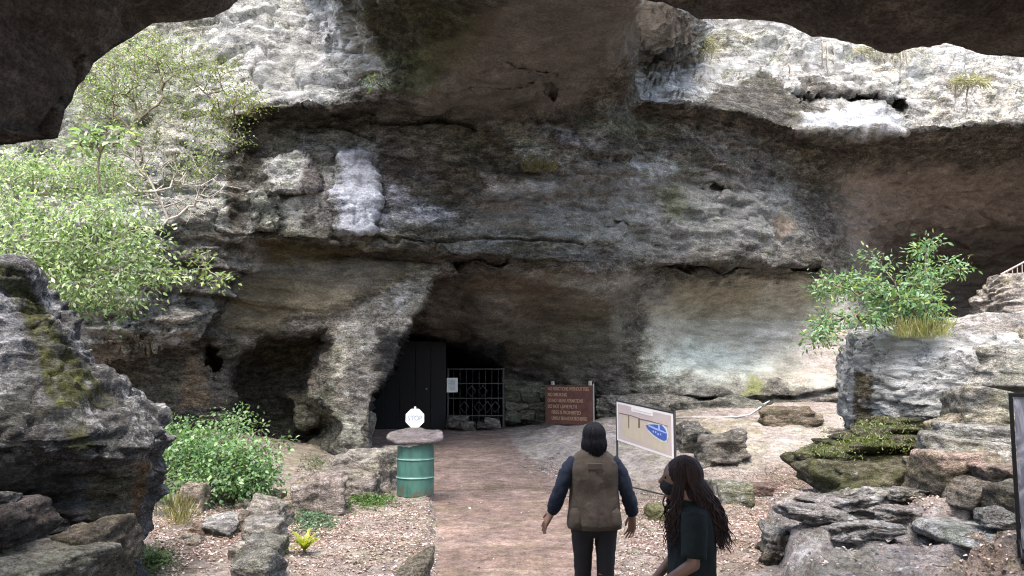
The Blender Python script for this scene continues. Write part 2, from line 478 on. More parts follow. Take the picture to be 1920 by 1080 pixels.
def wall_depth(PX, PY):
    xs = PX[0]; D = np.zeros_like(PX)
    rows = [smooth_cols(curve(c, xs, 1), 5) for c in CURVES_L]
    deps = [smooth_cols(curve(c, xs, 2), 2 if i < 4 else 5) for i, c in enumerate(CURVES_L)]
    rows = np.array(rows); deps = np.array(deps)
    for j in range(len(xs)):
        D[:, j] = np.interp(PY[:, j], rows[:, j], deps[:, j])
    # right of the pillar edge: the passage behind it
    e = ENTRANCE_EDGE
    ent = [(846,478),(900,480),(1080,490),(1080,960)] + [(x, y) for x, y in e[::-1]]
    nz = fbm(np.stack([PX / 60, PY / 60, 0 * PX], -1), 3, 5)
    wob = 7 * nz
    sd = poly_sdf(PX, PY, ent)
    roof = np.interp(PY, [478, 492, 516, 600, 640, 700, 780, 900], [18.1, 19.4, 20.2, 21.6, 23.2, 26, 26.5, 26.5])
    rgt = 1 - sstep(PX, 850, 990)
    D = np.where((sd < 0), np.maximum(D, D + (roof - D) * rgt * sstep(-sd - wob * 0.3, 0, 9)), D)
    # dark hollow behind the pillar on its left
    sd = poly_sdf(PX, PY, ALCOVE) + wob
    D = D + (20.6 - D) * sstep(-sd, 0, 34)
    # the cut where the gate stands
    sd = poly_sdf(PX, PY, GATE_HOLE)
    inside_ent = poly_sdf(PX, PY, ent) < -6
    D = np.where(inside_ent, D + (33 - D) * sstep(-sd + wob * .4, 0, 12), D)
    # pale panel and broken blocks on the middle wall stand proud of it
    for poly, dd, fe in (
        ([(632,282),(705,292),(712,330),(704,440),(628,440)], -0.35, 6),
        ([(488,300),(560,282),(600,310),(600,360),(500,368)], -0.4, 9),
        ([(462,352),(520,352),(532,400),(520,440),(470,438)], -0.3, 5),
        ([(1040,240),(1086,244),(1086,276),(1044,278)], -0.25, 4),
        ([(940,264),(1044,268),(1060,318),(985,322)], -0.2, 8),
        ([(1480,172),(1700,184),(1698,206),(1490,204)], 0.9, 8),
        ([(1030,150),(1044,172),(1040,192),(1026,180)], 0.5, 5),
        ([(1150,410),(1180,414),(1178,428),(1140,420)], 0.3, 5),
        ([(1330,345),(1370,342),(1372,368),(1345,372)], 0.3, 6),
        ([(380,640),(412,650),(420,700),(398,712),(376,690)], 0.9, 10),
        ([(520,730),(600,724),(622,760),(612,812),(545,818)], -1.5, 22),
        ([(1250,560),(1330,515),(1560,520),(1600,560),(1600,720),(1400,725),(1230,690)], 0.7, 60),
    ):
        sd = poly_sdf(PX, PY, poly) + wob * 0.5
        D = D + dd * sstep(-sd, 0, fe)
    return D

def displace(P, amt, seed, strat=1.0, blk=0.5):
    """sedimentary relief: big lumps, hard and soft beds, broken edges"""
    lump = fbm(P * 0.45, 3, seed) * 0.55
    mid = fbm(P * np.array([1.3, 1.3, 2.2]), 4, seed + 3) * 0.22
    warp = fbm(P * 0.35, 2, seed + 5) * 0.9
    z = P[..., 2] + warp * 0.5
    Q = np.stack([P[..., 0] * 0.55, P[..., 1] * 0.55, z * 3.3], -1)
    beds = np.tanh(noise(Q, seed + 7) * 3.2) * 0.10
    Q2 = np.stack([P[..., 0] * 1.6, P[..., 1] * 1.6, z * 9.5], -1)
    beds2 = np.tanh(noise(Q2, seed + 9) * 3.0) * 0.042
    rid = fbm(P * 2.6, 3, seed + 11, ridged=True) * 0.07
    fine = fbm(P * 7.0, 3, seed + 15) * 0.045
    return amt * (lump + mid + rid + fine + strat * (beds + beds2) + blk * blocks(P, seed + 20))

def normals(P):
    du = np.gradient(P, axis=1); dv = np.gradient(P, axis=0)
    n = np.cross(du, dv)
    n /= np.linalg.norm(n, axis=-1, keepdims=True) + 1e-12
    return n

BROWN = (0.138, 0.127, 0.113); DARKB = (0.085, 0.068, 0.056); GREY = (0.24, 0.225, 0.205); GREEN = (0.085, 0.088, 0.045)
BLUE = (0.30, 0.315, 0.34); WHITE = (0.56, 0.57, 0.60); PALE = (0.36, 0.33, 0.30); BLACK = (0.03, 0.028, 0.026)
MINT = (0.38, 0.42, 0.36); OCHRE = (0.22, 0.15, 0.07); PINK = (0.33, 0.255, 0.22)

def painter(PX, PY, P, seed):
    """stains of the stone with ragged edges, and some painted light and shade"""
    w1 = fbm(P * 0.9, 4, seed + 31); w2 = fbm(P * np.array([1.0, 1.0, 3.5]) * 1.6, 4, seed + 37)
    wv = fbm(P * np.array([3.0, 3.0, 0.5]), 3, seed + 41)
    def paint(col, poly, c, s=1.0, fe=25, lich=None, rag=35, streak=False, only=None):
        sd = poly_sdf(PX, PY, poly)
        m = sstep(-(sd + rag * (w1 * 0.8 + w2 * 0.7)), 0, fe) * s
        if streak: m = m * sstep(wv, -0.15, 0.3)
        if only is not None: m = m * only
        col[..., :3] += (np.array(c) - col[..., :3]) * m[..., None]
        if lich is not None: col[..., 3] += (lich - col[..., 3]) * m
    return paint, w1, w2, wv

xs = np.concatenate([np.arange(-900, -60, 14), np.arange(-60, 1990, 2.9), np.arange(1990, 2900, 14)])
ys = np.concatenate([np.arange(-1000, -60, 13), np.arange(-60, 880, 2.9), np.arange(880, 961, 10)])
PX, PY = np.meshgrid(xs, ys)
D = wall_depth(PX, PY)
P = at(PX, PY, D)
# above the rim of the two openings the rock runs back as a plateau
rim = np.argmin(np.abs(ys + 60))
side = (xs < 590) | (xs > 1298)
for j in np.where(side)[0]:
    z0 = P[rim, j]; t = np.linspace(1, 0, rim + 1)[:, None]
    P[:rim + 1, j] = z0 + t * np.array([z0[0] * 0.6, 16.0, 1.6])
nrm = normals(P)
dist_fade = 0.75 + 0.25 * sstep(D, 10, 24)
amt = np.ones_like(D)
amt *= 1 - 0.55 * sstep(-poly_sdf(PX, PY, [(860,500),(1200,500),(1640,500),(1640,735),(1200,700),(960,690),(800,600)]), 0, 40)
amt *= 1 + 0.7 * sstep(-poly_sdf(PX, PY, [(-900,440),(480,446),(470,520),(400,580),(330,660),(-900,680)]), -10, 15)
amt *= 1 - 0.5 * sstep(-poly_sdf(PX, PY, [(760,20),(1300,-900),(1290,60),(1150,130),(1020,150),(880,140)]), 0, 60)
str_ = 1 + 1.2 * sstep(-poly_sdf(PX, PY, [(-900,440),(480,446),(470,520),(400,580),(330,660),(-900,680)]), -10, 15)
str_ = str_ - 0.55 * sstep(-poly_sdf(PX, PY, [(560,470),(850,480),(1640,500),(1640,735),(700,840),(620,800)]), 0, 40)
lit_cl = sstep(-poly_sdf(PX, PY, [(-1000,-1100),(600,-1100),(640,-10),(700,60),(750,150),(720,188),(480,205),(430,230),(440,440),(-1000,440)]), -10, 20) + sstep(-poly_sdf(PX, PY, [(1185,110),(1300,-1100),(3000,-1100),(3000,226),(1920,228),(1700,248),(1480,190),(1440,140),(1300,194),(1200,190)]), -10, 20)
midw = sstep(-poly_sdf(PX, PY, [(430,230),(1540,230),(1560,490),(480,445)]), -10, 30)
str_ = str_ * (1 - 0.55 * np.clip(lit_cl, 0, 1))
blk_ = 0.35 + 1.0 * np.clip(lit_cl, 0, 1) + 0.25 * midw + 0.6 * sstep(-poly_sdf(PX, PY, [(-900,440),(480,446),(400,580),(330,660),(-900,680)]), -10, 15)
P = P + nrm * (displace(P, amt * 0.8, 3, str_, blk_) * dist_fade)[..., None] * -1
# crisp horizontal crevices
for pts, dep, wd in (
    ([(700,232),(760,228),(830,222),(880,234),(890,242)], 0.5, 3.0), ([(880,150),(960,146),(1000,150)], 0.35, 2.5), ([(950,113),(975,125),(1050,134)], 0.35, 2.5),
    ([(1230,502),(1330,499),(1450,500),(1540,503)], 0.9, 4), ([(840,484),(900,480),(950,487)], 0.9, 5),
    ([(1240,770),(1290,756),(1340,748),(1440,752),(1600,735)], 0.5, 4), ([(620,448),(760,450),(930,446),(1100,455)], 0.3, 2.5),
    ([(1190,742),(1260,752),(1340,745)], 0.4, 3.5), ([(700,260),(640,240),(560,236)], 0.3, 3),
    ([(1300,640),(1420,632),(1480,640)], 0.12, 3), ([(1070,385),(1120,395),(1190,380)], 0.12, 3), ([(900,380),(1010,372)], .12, 2.5)):
    w = fbm(np.stack([PX / 40, PY / 40, 0 * PX + 3], -1), 3, 8) * 8
    d = seg_dist(PX, PY + w, pts)
    P[..., 1] += dep * np.exp(-(d / wd) ** 2)

col = np.zeros(P.shape[:2] + (4,)); col[..., :3] = np.array(BROWN); col[..., 3] = 0.05
paint, w1, w2, wv = painter(PX, PY, P, 60)
# upper left slope and cliffs in the openings, daylight put into their paler colour
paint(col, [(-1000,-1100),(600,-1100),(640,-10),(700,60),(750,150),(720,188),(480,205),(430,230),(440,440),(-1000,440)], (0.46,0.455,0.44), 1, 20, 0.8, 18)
paint(col, [(-1000,-1100),(420,-1100),(420,120),(380,240),(200,440),(-1000,440)], (0.30,0.30,0.25), 0.9, 60, 0.6)
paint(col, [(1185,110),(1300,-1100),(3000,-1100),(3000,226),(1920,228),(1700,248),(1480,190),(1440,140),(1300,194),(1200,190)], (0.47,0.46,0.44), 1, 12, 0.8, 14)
paint(col, [(1290,50),(1420,50),(1380,110),(1300,120)], (0.32,0.29,0.17), 0.6, 25, 0.5)
paint(col, [(1620,90),(1720,90),(1700,150),(1640,140)], (0.32,0.29,0.17), 0.5, 25, 0.5)
paint(col, [(1480,140),(1700,184),(1690,202),(1500,200)], BROWN, 0.8, 8, 0.1, 8)
paint(col, [(1488,214),(1560,206),(1640,204),(1700,222),(1690,248),(1600,252),(1500,244)], (0.46,0.47,0.50), 1, 8, 0.6, 7)
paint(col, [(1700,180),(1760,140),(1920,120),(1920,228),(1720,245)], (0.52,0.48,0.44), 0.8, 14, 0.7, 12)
# mossy dark stain on the ribs between the openings
paint(col, [(620,0),(760,-30),(950,-30),(960,60),(860,130),(840,190),(760,170),(700,60)], GREEN, 0.75, 40, 0.1, 40)
paint(col, [(700,100),(790,70),(860,120),(830,160),(740,180)], (0.075,0.09,0.05), 0.7, 25, 0.3, 30)
paint(col, [(880,0),(960,0),(940,80),(880,90)], DARKB, 0.7, 25)
# middle wall
paint(col, [(430,230),(700,235),(720,445),(450,445)], (0.21,0.205,0.19), 0.9, 20, 0.5)
paint(col, [(430,240),(520,240),(500,300),(440,330)], (0.12,0.105,0.09), 0.7, 20, 0.4)
paint(col, [(550,250),(720,245),(700,285),(560,285)], (0.30,0.30,0.31), 0.7, 14, 0.45, 16)
paint(col, [(488,296),(570,280),(598,310),(604,420),(560,440),(520,432),(505,350)], (0.52,0.52,0.54), 0.95, 10, 0.6, 16)
paint(col, [(463,352),(520,350),(530,400),(520,438),(472,438)], (0.33,0.34,0.33), 0.9, 7, 0.4, 8)
paint(col, [(566,300),(600,300),(596,436),(560,432)], (0.17,0.15,0.16), 0.85, 8, 0.3, 10)
paint(col, [(602,290),(636,292),(630,438),(604,432)], (0.20,0.19,0.20), 0.8, 8, 0.45, 10)
paint(col, [(636,284),(706,292),(713,330),(703,440),(630,440)], (0.37,0.385,0.44), 1.0, 5, 0.3, 7)
paint(col, [(706,330),(850,388),(880,405),(790,432),(712,442)], (0.40,0.41,0.47), 0.85, 16, 0.3, 18)
paint(col, [(712,290),(800,288),(800,350),(740,360),(714,330)], (0.10,0.085,0.075), 0.8, 12, 0.42, 14)
paint(col, [(810,292),(880,296),(900,340),(860,378),(815,370)], (0.105,0.085,0.06), 0.8, 12, 0.35, 14)
paint(col, [(940,236),(1150,230),(1140,290),(1060,320),(950,318)], (0.33,0.33,0.32), 0.8, 20, 0.5)
paint(col, [(1040,240),(1090,242),(1090,278),(1044,280)], (0.33,0.34,0.39), 0.9, 6, 0.3, 8)
paint(col, [(900,330),(1040,340),(1040,370),(900,372)], (0.42,0.42,0.44), 0.8, 18, 0.3, 18)
paint(col, [(880,372),(960,376),(1010,392),(970,412),(890,405)], (0.17,0.125,0.10), 0.8, 16, 0.0)
paint(col, [(780,400),(1000,380),(1180,360),(1480,300),(1540,380),(1560,480),(1200,495),(850,478),(800,450)], (0.19,0.193,0.182), 0.8, 50, 0.35, 40)
paint(col, [(1160,290),(1300,290),(1280,340),(1170,345)], (0.32,0.34,0.345), 0.8, 25, 0.3)
paint(col, [(1220,350),(1280,330),(1300,420),(1240,430)], (0.085,0.095,0.05), 0.7, 20, 0.1)
paint(col, [(1080,200),(1240,205),(1280,250),(1180,280),(1080,250)], (0.12,0.13,0.09), 0.6, 30, 0.2)
paint(col, [(1440,400),(1500,405),(1490,450),(1460,455)], (0.23,0.17,0.125), 0.7, 12, 0.05)
paint(col, [(1380,340),(1450,345),(1440,370),(1390,372)], (0.10,0.08,0.07), 0.6, 12, 0.3)
paint(col, [(480,448),(700,450),(690,478),(600,490),(500,500)], (0.125,0.098,0.05), 0.75, 14, 0.05)
paint(col, [(760,452),(1100,450),(1100,486),(960,480),(840,478)], (0.20,0.20,0.20), 0.6, 14, 0.35)
# strata at the left and the small column
paint(col, [(-900,440),(480,446),(500,500),(440,540),(392,590),(360,660),(-900,690)], (0.33,0.31,0.285), 1, 10, 0.55, 10)
paint(col, [(-900,665),(340,665),(330,840),(-900,840)], (0.13,0.12,0.095), 0.9, 15, 0.1)
paint(col, [(330,660),(400,650),(402,760),(330,780)], (0.24,0.18,0.12), 0.7, 15, 0.1)
# overhang and pillar
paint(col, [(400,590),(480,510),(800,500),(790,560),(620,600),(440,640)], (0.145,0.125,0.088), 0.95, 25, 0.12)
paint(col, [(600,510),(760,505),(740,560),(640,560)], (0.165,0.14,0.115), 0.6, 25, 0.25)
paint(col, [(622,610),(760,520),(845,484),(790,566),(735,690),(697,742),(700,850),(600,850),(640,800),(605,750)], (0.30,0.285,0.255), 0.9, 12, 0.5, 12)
paint(col, [(640,690),(700,660),(735,680),(700,745),(680,770),(650,760)], (0.15,0.14,0.135), 0.7, 14, 0.3, 12)
paint(col, [(625,750),(690,800),(690,850),(620,850)], (0.30,0.31,0.27), 0.7, 12, 0.35)
paint(col, ALCOVE, (0.20,0.18,0.155), 0.9, 14, 0.0, 8)
paint(col, [(440,780),(640,700),(640,850),(440,850)], (0.17,0.17,0.13), 0.7, 20, 0.1)
# entrance roof and right hand bowl
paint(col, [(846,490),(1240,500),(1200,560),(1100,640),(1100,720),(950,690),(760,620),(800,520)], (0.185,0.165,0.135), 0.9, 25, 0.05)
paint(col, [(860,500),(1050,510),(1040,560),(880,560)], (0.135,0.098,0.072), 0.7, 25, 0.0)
paint(col, [(1020,520),(1180,520),(1160,600),(1100,590)], (0.20,0.20,0.165), 0.6, 25, 0.05, streak=True)
paint(col, [(860,620),(1180,560),(1210,640),(1200,700),(1000,690)], (0.16,0.155,0.12), 0.6, 40, 0.05)
paint(col, [(700,620),(960,640),(960,900),(690,900)], (0.03,0.03,0.03), 1, 15, 0)  # shade inside the gate cut painted as near-black stone
paint(col, [(1200,570),(1330,510),(1600,515),(1620,740),(1180,740)], (0.30,0.29,0.24), 0.95, 25, 0.0)
paint(col, [(1240,520),(1440,515),(1420,590),(1250,600)], (0.20,0.17,0.115), 0.75, 30, 0.0)
paint(col, [(1210,640),(1290,620),(1420,640),(1470,660),(1440,730),(1230,740),(1190,690)], (0.45,0.475,0.41), 0.9, 50, 0.2, 45)  # light on the bowl's lower part put into a paler mint colour
paint(col, [(1410,610),(1485,622),(1470,640),(1415,632)], (0.42,0.40,0.36), 0.9, 8, 0.1, 10)
paint(col, [(1470,600),(1620,560),(1620,740),(1480,735)], (0.31,0.27,0.24), 0.85, 45, 0.0)
paint(col, [(1400,690),(1440,706),(1436,740),(1390,738)], (0.16,0.17,0.05), 0.8, 14, 0.0)
paint(col, [(1060,690),(1200,690),(1300,750),(1200,790),(1000,780)], (0.25,0.24,0.20), 0.7, 20, 0.25)
paint(col, [(1180,700),(1290,735),(1300,760),(1200,760)], (0.33,0.30,0.26), 0.6, 14, 0.3)
# deep recess at the right, its inner shade put into the colour
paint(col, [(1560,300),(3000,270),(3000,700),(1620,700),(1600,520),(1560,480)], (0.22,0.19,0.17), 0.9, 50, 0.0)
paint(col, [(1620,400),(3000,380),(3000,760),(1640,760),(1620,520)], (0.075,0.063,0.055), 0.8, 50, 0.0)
P_wall = P
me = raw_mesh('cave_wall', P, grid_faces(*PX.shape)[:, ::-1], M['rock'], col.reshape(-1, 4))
def smf(poly, fe): return sstep(-(poly_sdf(PX, PY, poly) + 40 * (w1 * .8 + w2 * .7)), 0, fe)
smv = np.maximum.reduce([0.9 * smf([(1190,520),(1330,505),(1620,515),(1640,745),(1290,745),(1190,690)], 40), 0.55 * smf([(846,490),(1240,500),(1200,600),(1180,730),(1000,720),(760,630),(790,530)], 30),
    0.7 * smf([(1540,290),(3000,260),(3000,760),(1640,760),(1560,500)], 50), 0.75 * smf([(760,80),(960,-40),(1290,-60),(1290,40),(1150,150),(1100,225),(860,240),(700,235),(560,215),(760,190)], 40),
    0.6 * smf([(410,600),(480,455),(690,455),(800,500),(620,600),(440,640)], 30), 0.45 * smf([(900,320),(1160,280),(1500,330),(1540,480),(1250,492),(860,470)], 50), 0.6 * smf([(1480,206),(1700,206),(1700,254),(1480,254)], 10), 0.6 * smf([(632,284),(708,292),(712,440),(630,440)], 6)])
set_smooth(me, smv)
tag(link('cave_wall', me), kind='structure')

# ------------------------------------------------------------------ the near roof of the cavern
EDGE = [(-1500,1500,3.88),(-900,760,3.73),(-500,420,3.73),(-200,300,3.73),(0,275,3.78),(60,270,3.84),(98,263,3.88),(106,240,3.93),(112,222,3.93),(140,185,3.99),(150,160,3.99),(172,122,4.09),(205,98,4.14),(230,80,4.19),(262,58,4.30),(285,45,4.40),(340,40,4.51),(400,31,4.61),(432,16,4.66),(455,-6,4.66),(520,-60,4.66),(700,-90,4.66),(1100,-90,4.66),
        (1180,0,4.87),(1240,8,4.97),(1290,24,5.03),(1310,36,4.97),(1400,37,4.92),(1470,42,4.87),(1520,62,4.82),(1560,72,4.77),(1640,80,4.71),(1720,80,4.66),(1760,76,4.66),(1810,92,4.61),(1850,106,4.61),(1920,109,4.61),(2100,130,4.56),(2400,260,4.45),(2900,700,4.35),(3500,1500,4.35)]
ea = np.array(EDGE, float)
sx = np.concatenate([np.arange(-1500, -60, 24), np.arange(-60, 1990, 5.0), np.arange(1990, 3500, 24)])
ey = np.interp(sx, ea[:, 0], ea[:, 1]); eY = np.interp(sx, ea[:, 0], ea[:, 2])
ey = ey + 6 * fbm(np.stack([sx / 45, 0 * sx, 0 * sx], -1), 5, 3, 0.65)
E = at(sx, ey, eY)
# profile from the outer top, round the lip and back over the visitor's head
prof = [(-5.0, 5.0, 0), (-3.0, 4.2, 0), (-0.6, 3.0, 0), (0.15, 1.4, 0), (0.1, 0.5, 0), (0.0, 0.0, 0), (-0.25, -0.06, 0), (-0.9, -0.02, 0), (-2.0, 0.25, 0), (-4.0, 0.5, 0), (-6.0, 0.9, 0), (-8.5, 1.2, 0), (-11, 1.6, 0), (-12.5, 2.2, 0), (-13.2, 3.2, 0), (-13, 5.0, 0), (-12, 8, 0)]
pa = np.array(prof); tt = np.linspace(0, 1, len(pa))
tq = np.concatenate([np.linspace(0, tt[5], 45)[:-1], np.linspace(tt[5], tt[9], 130)[:-1], np.linspace(tt[9], 1, 60)])
oy = np.interp(tq, tt, pa[:, 0]); oz = np.interp(tq, tt, pa[:, 1])
R = np.zeros((len(tq), len(sx), 3))
R[..., 0] = E[None, :, 0]
# side walls keep their width towards the back
R[..., 1] = E[None, :, 1] + oy[:, None]
R[..., 2] = E[None, :, 2] + oz[:, None] * np.where(oz[:, None] < -0.1, 1.0, 1.0)
nr = normals(R)
fade = sstep(np.abs(tq - tt[5]), 0.0, 0.03)[:, None] * 0.7 + 0.3
dsp = displace(R * 1.6, 0.42, 23, 0.8, 0.15) / 1.2
R = R + nr * (dsp * fade)[..., None] * 0.75
px_, py_ = to_px(R)
colr = np.zeros(R.shape[:2] + (4,)); colr[..., :3] = (0.20, 0.170, 0.150); colr[..., 3] = 0.0
nn = fbm(R * 0.8, 4, 91); n2 = fbm(R * np.array([.5, .5, 2]), 3, 97)
colr[..., :3] += (np.array((0.29, 0.235, 0.195)) - colr[..., :3]) * sstep(nn, 0.0, 0.5)[..., None] * 0.8
colr[..., :3] += (np.array((0.105, 0.10, 0.078)) - colr[..., :3]) * sstep(n2, 0.05, 0.45)[..., None] * 0.7
outer = (tq < tt[5] - 0.02)[:, None] & np.ones(len(sx), bool)[None, :]
colr[outer] = (0.30, 0.28, 0.25, 0.6)
me = raw_mesh('cave_roof', R, grid_faces(len(tq), len(sx)), M['roof'], colr.reshape(-1, 4))
set_smooth(me, np.where(outer, 0.0, 0.35))
tag(link('cave_roof', me), kind='structure')
# ------------------------------------------------------------------ ground
def bump2(x, y, cx, cy, rx, ry, h, rot=0.0, p=2.0):
    c, s = math.cos(rot), math.sin(rot)
    u = ((x - cx) * c + (y - cy) * s) / rx; v = (-(x - cx) * s + (y - cy) * c) / ry
    return h * np.exp(-(u * u + v * v) ** (p / 2))

PATH_L = [(-0.70, -25), (-0.70, 6), (-0.73, 8), (-1.02, 11), (-1.20, 12.6), (-1.75, 14.2), (-2.7, 16.5), (-3.6, 19), (-4.6, 24), (-5, 34)]
PATH_R = [(0.95, -25), (0.95, 6), (0.93, 8), (0.95, 11.5), (0.78, 14.3), (0.50, 17), (0.10, 19.6), (-0.15, 22.5), (-0.2, 34)]
BENCH = [(2.2, 4.5), (2.35, 6.6), (2.62, 8.3), (3.25, 10.2), (3.62, 11.3), (3.95, 12.0), (6.5, 13.4), (20, 14), (20, 2)]

PITS = [(3.10, 8.15, .42, .15, .24), (3.62, 8.30, .30, .12, .22), (3.15, 7.62, .30, .09, .20), (3.85, 7.85, .40, .13, .22), (2.95, 8.75, .22, .10, .16), (4.35, 8.75, .26, .08, .18), (4.0, 9.25, .35, .07, .14), (3.3, 7.1, .3, .07, .14)]
def path_x(y):
    a = np.array(PATH_L); b = np.array(PATH_R)
    return np.interp(y, a[:, 1], a[:, 0]), np.interp(y, b[:, 1], b[:, 0])

def ground_z(x, y, detail=True):
    x = np.asarray(x, float); y = np.asarray(y, float)
    z = 0.0 * x
    base = np.interp(y, [0, 13, 18, 24, 30, 60], [0, 0, 0.10, 0.24, 0.3, 0.5])
    l, r = path_x(y)
    l = l + noise(np.stack([0 * x + 3, y * 2.3, 0 * x], -1), 33) * 0.035 + noise(np.stack([0 * x, y * 9.0, 0 * x], -1), 34) * 0.015
    # left bank
    left = sstep(l - x, 0.0, 0.12) * 0.10 + sstep(l - x, 0.4, 3.5) * (0.14 + 0.28 * sstep(y, 11, 18)) + sstep(l - x, 4, 9) * 0.3
    left *= 1 - sstep(y, 18.5, 20.5)
    # right side rock floor rising to the wall
    right = sstep(x - r, 0.0, 0.7) * 0.06 + sstep(x - r, 1.4, 5.2) * (0.56 * sstep(y, 12.5, 23.5)) + sstep(x - r, 0.2, 2.0) * 0.12 * sstep(y, 15, 17) * (1 - 0.3 * sstep(y, 22, 24))
    sd = poly_sdf(x, y, BENCH)
    wob = noise(np.stack([x * 1.7, y * 1.7, 0 * x], -1), 4) * 0.16 + noise(np.stack([x * 6, y * 6, 0 * x], -1), 14) * 0.04
    back = 1 - sstep(y, 10.8, 13.2)
    bench = sstep(-(sd + wob), 0, 0.16) * 0.36 * back + sstep(-sd, 0.8, 4.0) * 0.5 * back
    z = base + left + right + bench
    # rock shelves on the right floor
    P2 = np.stack([x, y, 0 * x], -1)
    m = sstep(x - r, 0.3, 1.2)
    tr = noise(P2 * np.array([0.42, 0.6, 1]), 9) + 0.3 * noise(P2 * 1.9, 19)
    z = z + m * (np.tanh(tr * 6) * 0.05 + 0.05) * (1 - 0.6 * sstep(-sd, 0, 0.5))
    z = z + m * (np.tanh((noise(P2 * np.array([.7, 1.0, 1]), 29) - 0.1) * 8) * 0.03) * sstep(y, 12, 14)
    # outcrops seen behind and right of the map board
    pass
    if detail:
        onpath = sstep(x, l - .02, l + 0.12) * (1 - sstep(x, r - 0.15, r + 0.1))
        rg = fbm(P2 * 1.1, 4, 44) * 0.07 + fbm(P2 * 5, 3, 45) * 0.03
        benchm = sstep(-(sd + wob), 0, 0.3) * back
        crag = fbm(P2 * np.array([1.2, 2.4, 1]), 4, 46, ridged=True)
        pits = sstep(noise(P2 * np.array([1.1, 2.6, 1]), 51) + 0.4 * noise(P2 * np.array([4, 7, 1]), 52), 0.10, 0.26)
        near = sstep(10.3 - y, 0, 1.5) * sstep(x, 2.4, 3.0)
        bk = blocks(P2 * np.array([0.8, 1.1, 1]) + 5.5, 81)
        wx = noise(P2 * 3.1, 88) * 0.10; wy = noise(P2 * 3.1 + 9, 89) * 0.07
        for cx, cy, rx_, ry_, dd in PITS: z = z - bump2(x + wx, y + wy, cx, cy, rx_, ry_, dd, -0.12, 4)
        z = z + bk * m * (0.28 + 1.1 * benchm * near) + (1 - onpath) * rg + onpath * (fbm(P2 * 1.5, 3, 47) * 0.012) + benchm * near * (crag * 0.10 - pits * 0.26)
    return z

gx = np.concatenate([np.linspace(-60, -9, 30)[:-1], np.linspace(-9, 13, 560), np.linspace(13, 60, 30)[1:]])
gy = [-30.0, -20, -10, -4, 0, 3]; y = 4.0; st = 0.026
while y < 30: gy.append(y); y += st; st *= 1.0055
gy += [31, 33, 36, 40, 50, 70, 110]
gy = np.array(gy)
GX, GY = np.meshgrid(gx, gy)
GZ = ground_z(GX, GY)
far = sstep(np.maximum(np.abs(GX), GY - 15), 16, 30); GZ = GZ * (1 - far) + 0.2 * far
G = np.stack([GX, GY, GZ], -1)
gpx, gpy = to_px(G)
l, r = path_x(GY)
wz = noise(G * 2.5, 61) * 0.05 + noise(G * 9, 62) * 0.025
onp = sstep(GX + wz, l - 0.02, l + 0.04) * (1 - sstep(GX + wz * 2, r - 0.06, r + 0.06))
LIT_L = [(230,1090),(262,960),(330,930),(430,890),(560,955),(640,940),(745,915),(822,930),(822,1090)]
LIT_R = [(1140,1090),(1150,930),(1230,905),(1330,880),(1460,850),(1560,870),(1720,900),(1920,1000),(1920,1090)]
LIT_M = [(1000,870),(1040,860),(1120,900),(1060,930)]
n1 = fbm(G * 0.9, 4, 71); n2 = fbm(G * 3.5, 3, 72)
def gmask(poly, fe=30, rag=40):
    return sstep(-(poly_sdf(gpx, gpy, poly) + rag * (n1 + n2)), 0, fe) * (GY > 4)
lit = np.clip(gmask(LIT_L) + gmask(LIT_R) + 0.8 * gmask(LIT_M, 15, 15), 0, 1)
edge_pile = np.exp(-((GX - l + 0.03) / 0.07) ** 2) * (GY < 13) + np.exp(-((GX - r - 0.12) / 0.16) ** 2) * sstep(n1, -0.1, 0.3)
gc = np.zeros(G.shape[:2] + (4,)); gc[..., :3] = (0.30, 0.255, 0.23); gc[..., 3] = 0.10
gc[..., :3] += (np.array((0.35, 0.315, 0.29)) - gc[..., :3]) * (gmask([(900,800),(1640,745),(1640,860),(1300,920),(1060,900),(960,850)], 30, 20) * 0.9)[..., None]
gc[..., :3] += (np.array((0.30, 0.26, 0.17)) - gc[..., :3]) * (gmask([(1290,780),(1440,790),(1430,820),(1300,815)], 10, 16) * 0.6)[..., None]
gc[..., :3] += (np.array((0.25, 0.185, 0.155)) - gc[..., :3]) * (lit * sstep(n2 + n1, -0.5, 0.4))[..., None] * 0.75
gc[..., :3] += (np.array((0.17, 0.16, 0.10)) - gc[..., :3]) * (gmask([(500,830),(640,830),(660,900),(520,880)], 20, 20) * 0.5)[..., None]
gc[..., :3] += (np.array((0.115, 0.10, 0.088)) - gc[..., :3]) * gmask([(1270,800),(1400,842),(1385,868),(1270,840)], 8, 10)[..., None] * 0.8
gc[..., :3] += (np.array((0.13, 0.115, 0.10)) - gc[..., :3]) * gmask([(1430,762),(1540,780),(1530,808),(1440,800)], 8, 10)[..., None] * 0.7
bk = gmask([(1440,925),(1560,890),(1760,935),(1880,985),(1760,1090),(1420,1090)], 20, 30)
gc[..., :3] += (np.array((0.27, 0.25, 0.255)) - gc[..., :3]) * bk[..., None] * 0.9; gc[..., 3] += 0.35 * bk
pc = np.array((0.262, 0.192, 0.165)) * (1 + 0.35 * n1[..., None])
pc = pc + (np.array((0.34, 0.26, 0.225)) - pc) * sstep(fbm(G * np.array([.8, 2.5, 1]), 4, 77), 0, 0.5)[..., None] * 0.6
gc[..., :3] += (pc - gc[..., :3]) * onp[..., None]; gc[..., 3] *= 1 - onp
me = raw_mesh('ground', G, grid_faces(*GX.shape), M['ground'], gc.reshape(-1, 4))
tag(link('ground', me), kind='structure')

def gz(x, y):
    return float(ground_z(np.array([float(x)]), np.array([float(y)]))[0])

def on_ground(px, py, lift=0.0):
    """where the sight line of a photo pixel meets the ground"""
    Y = np.linspace(4.2, 28, 1200)
    Q = at(px, py, Y)
    h = Q[:, 2] - ground_z(Q[:, 0], Q[:, 1])
    i = int(np.argmax(h <= lift)) if (h <= lift).any() else len(Y) - 1
    return Q[i]

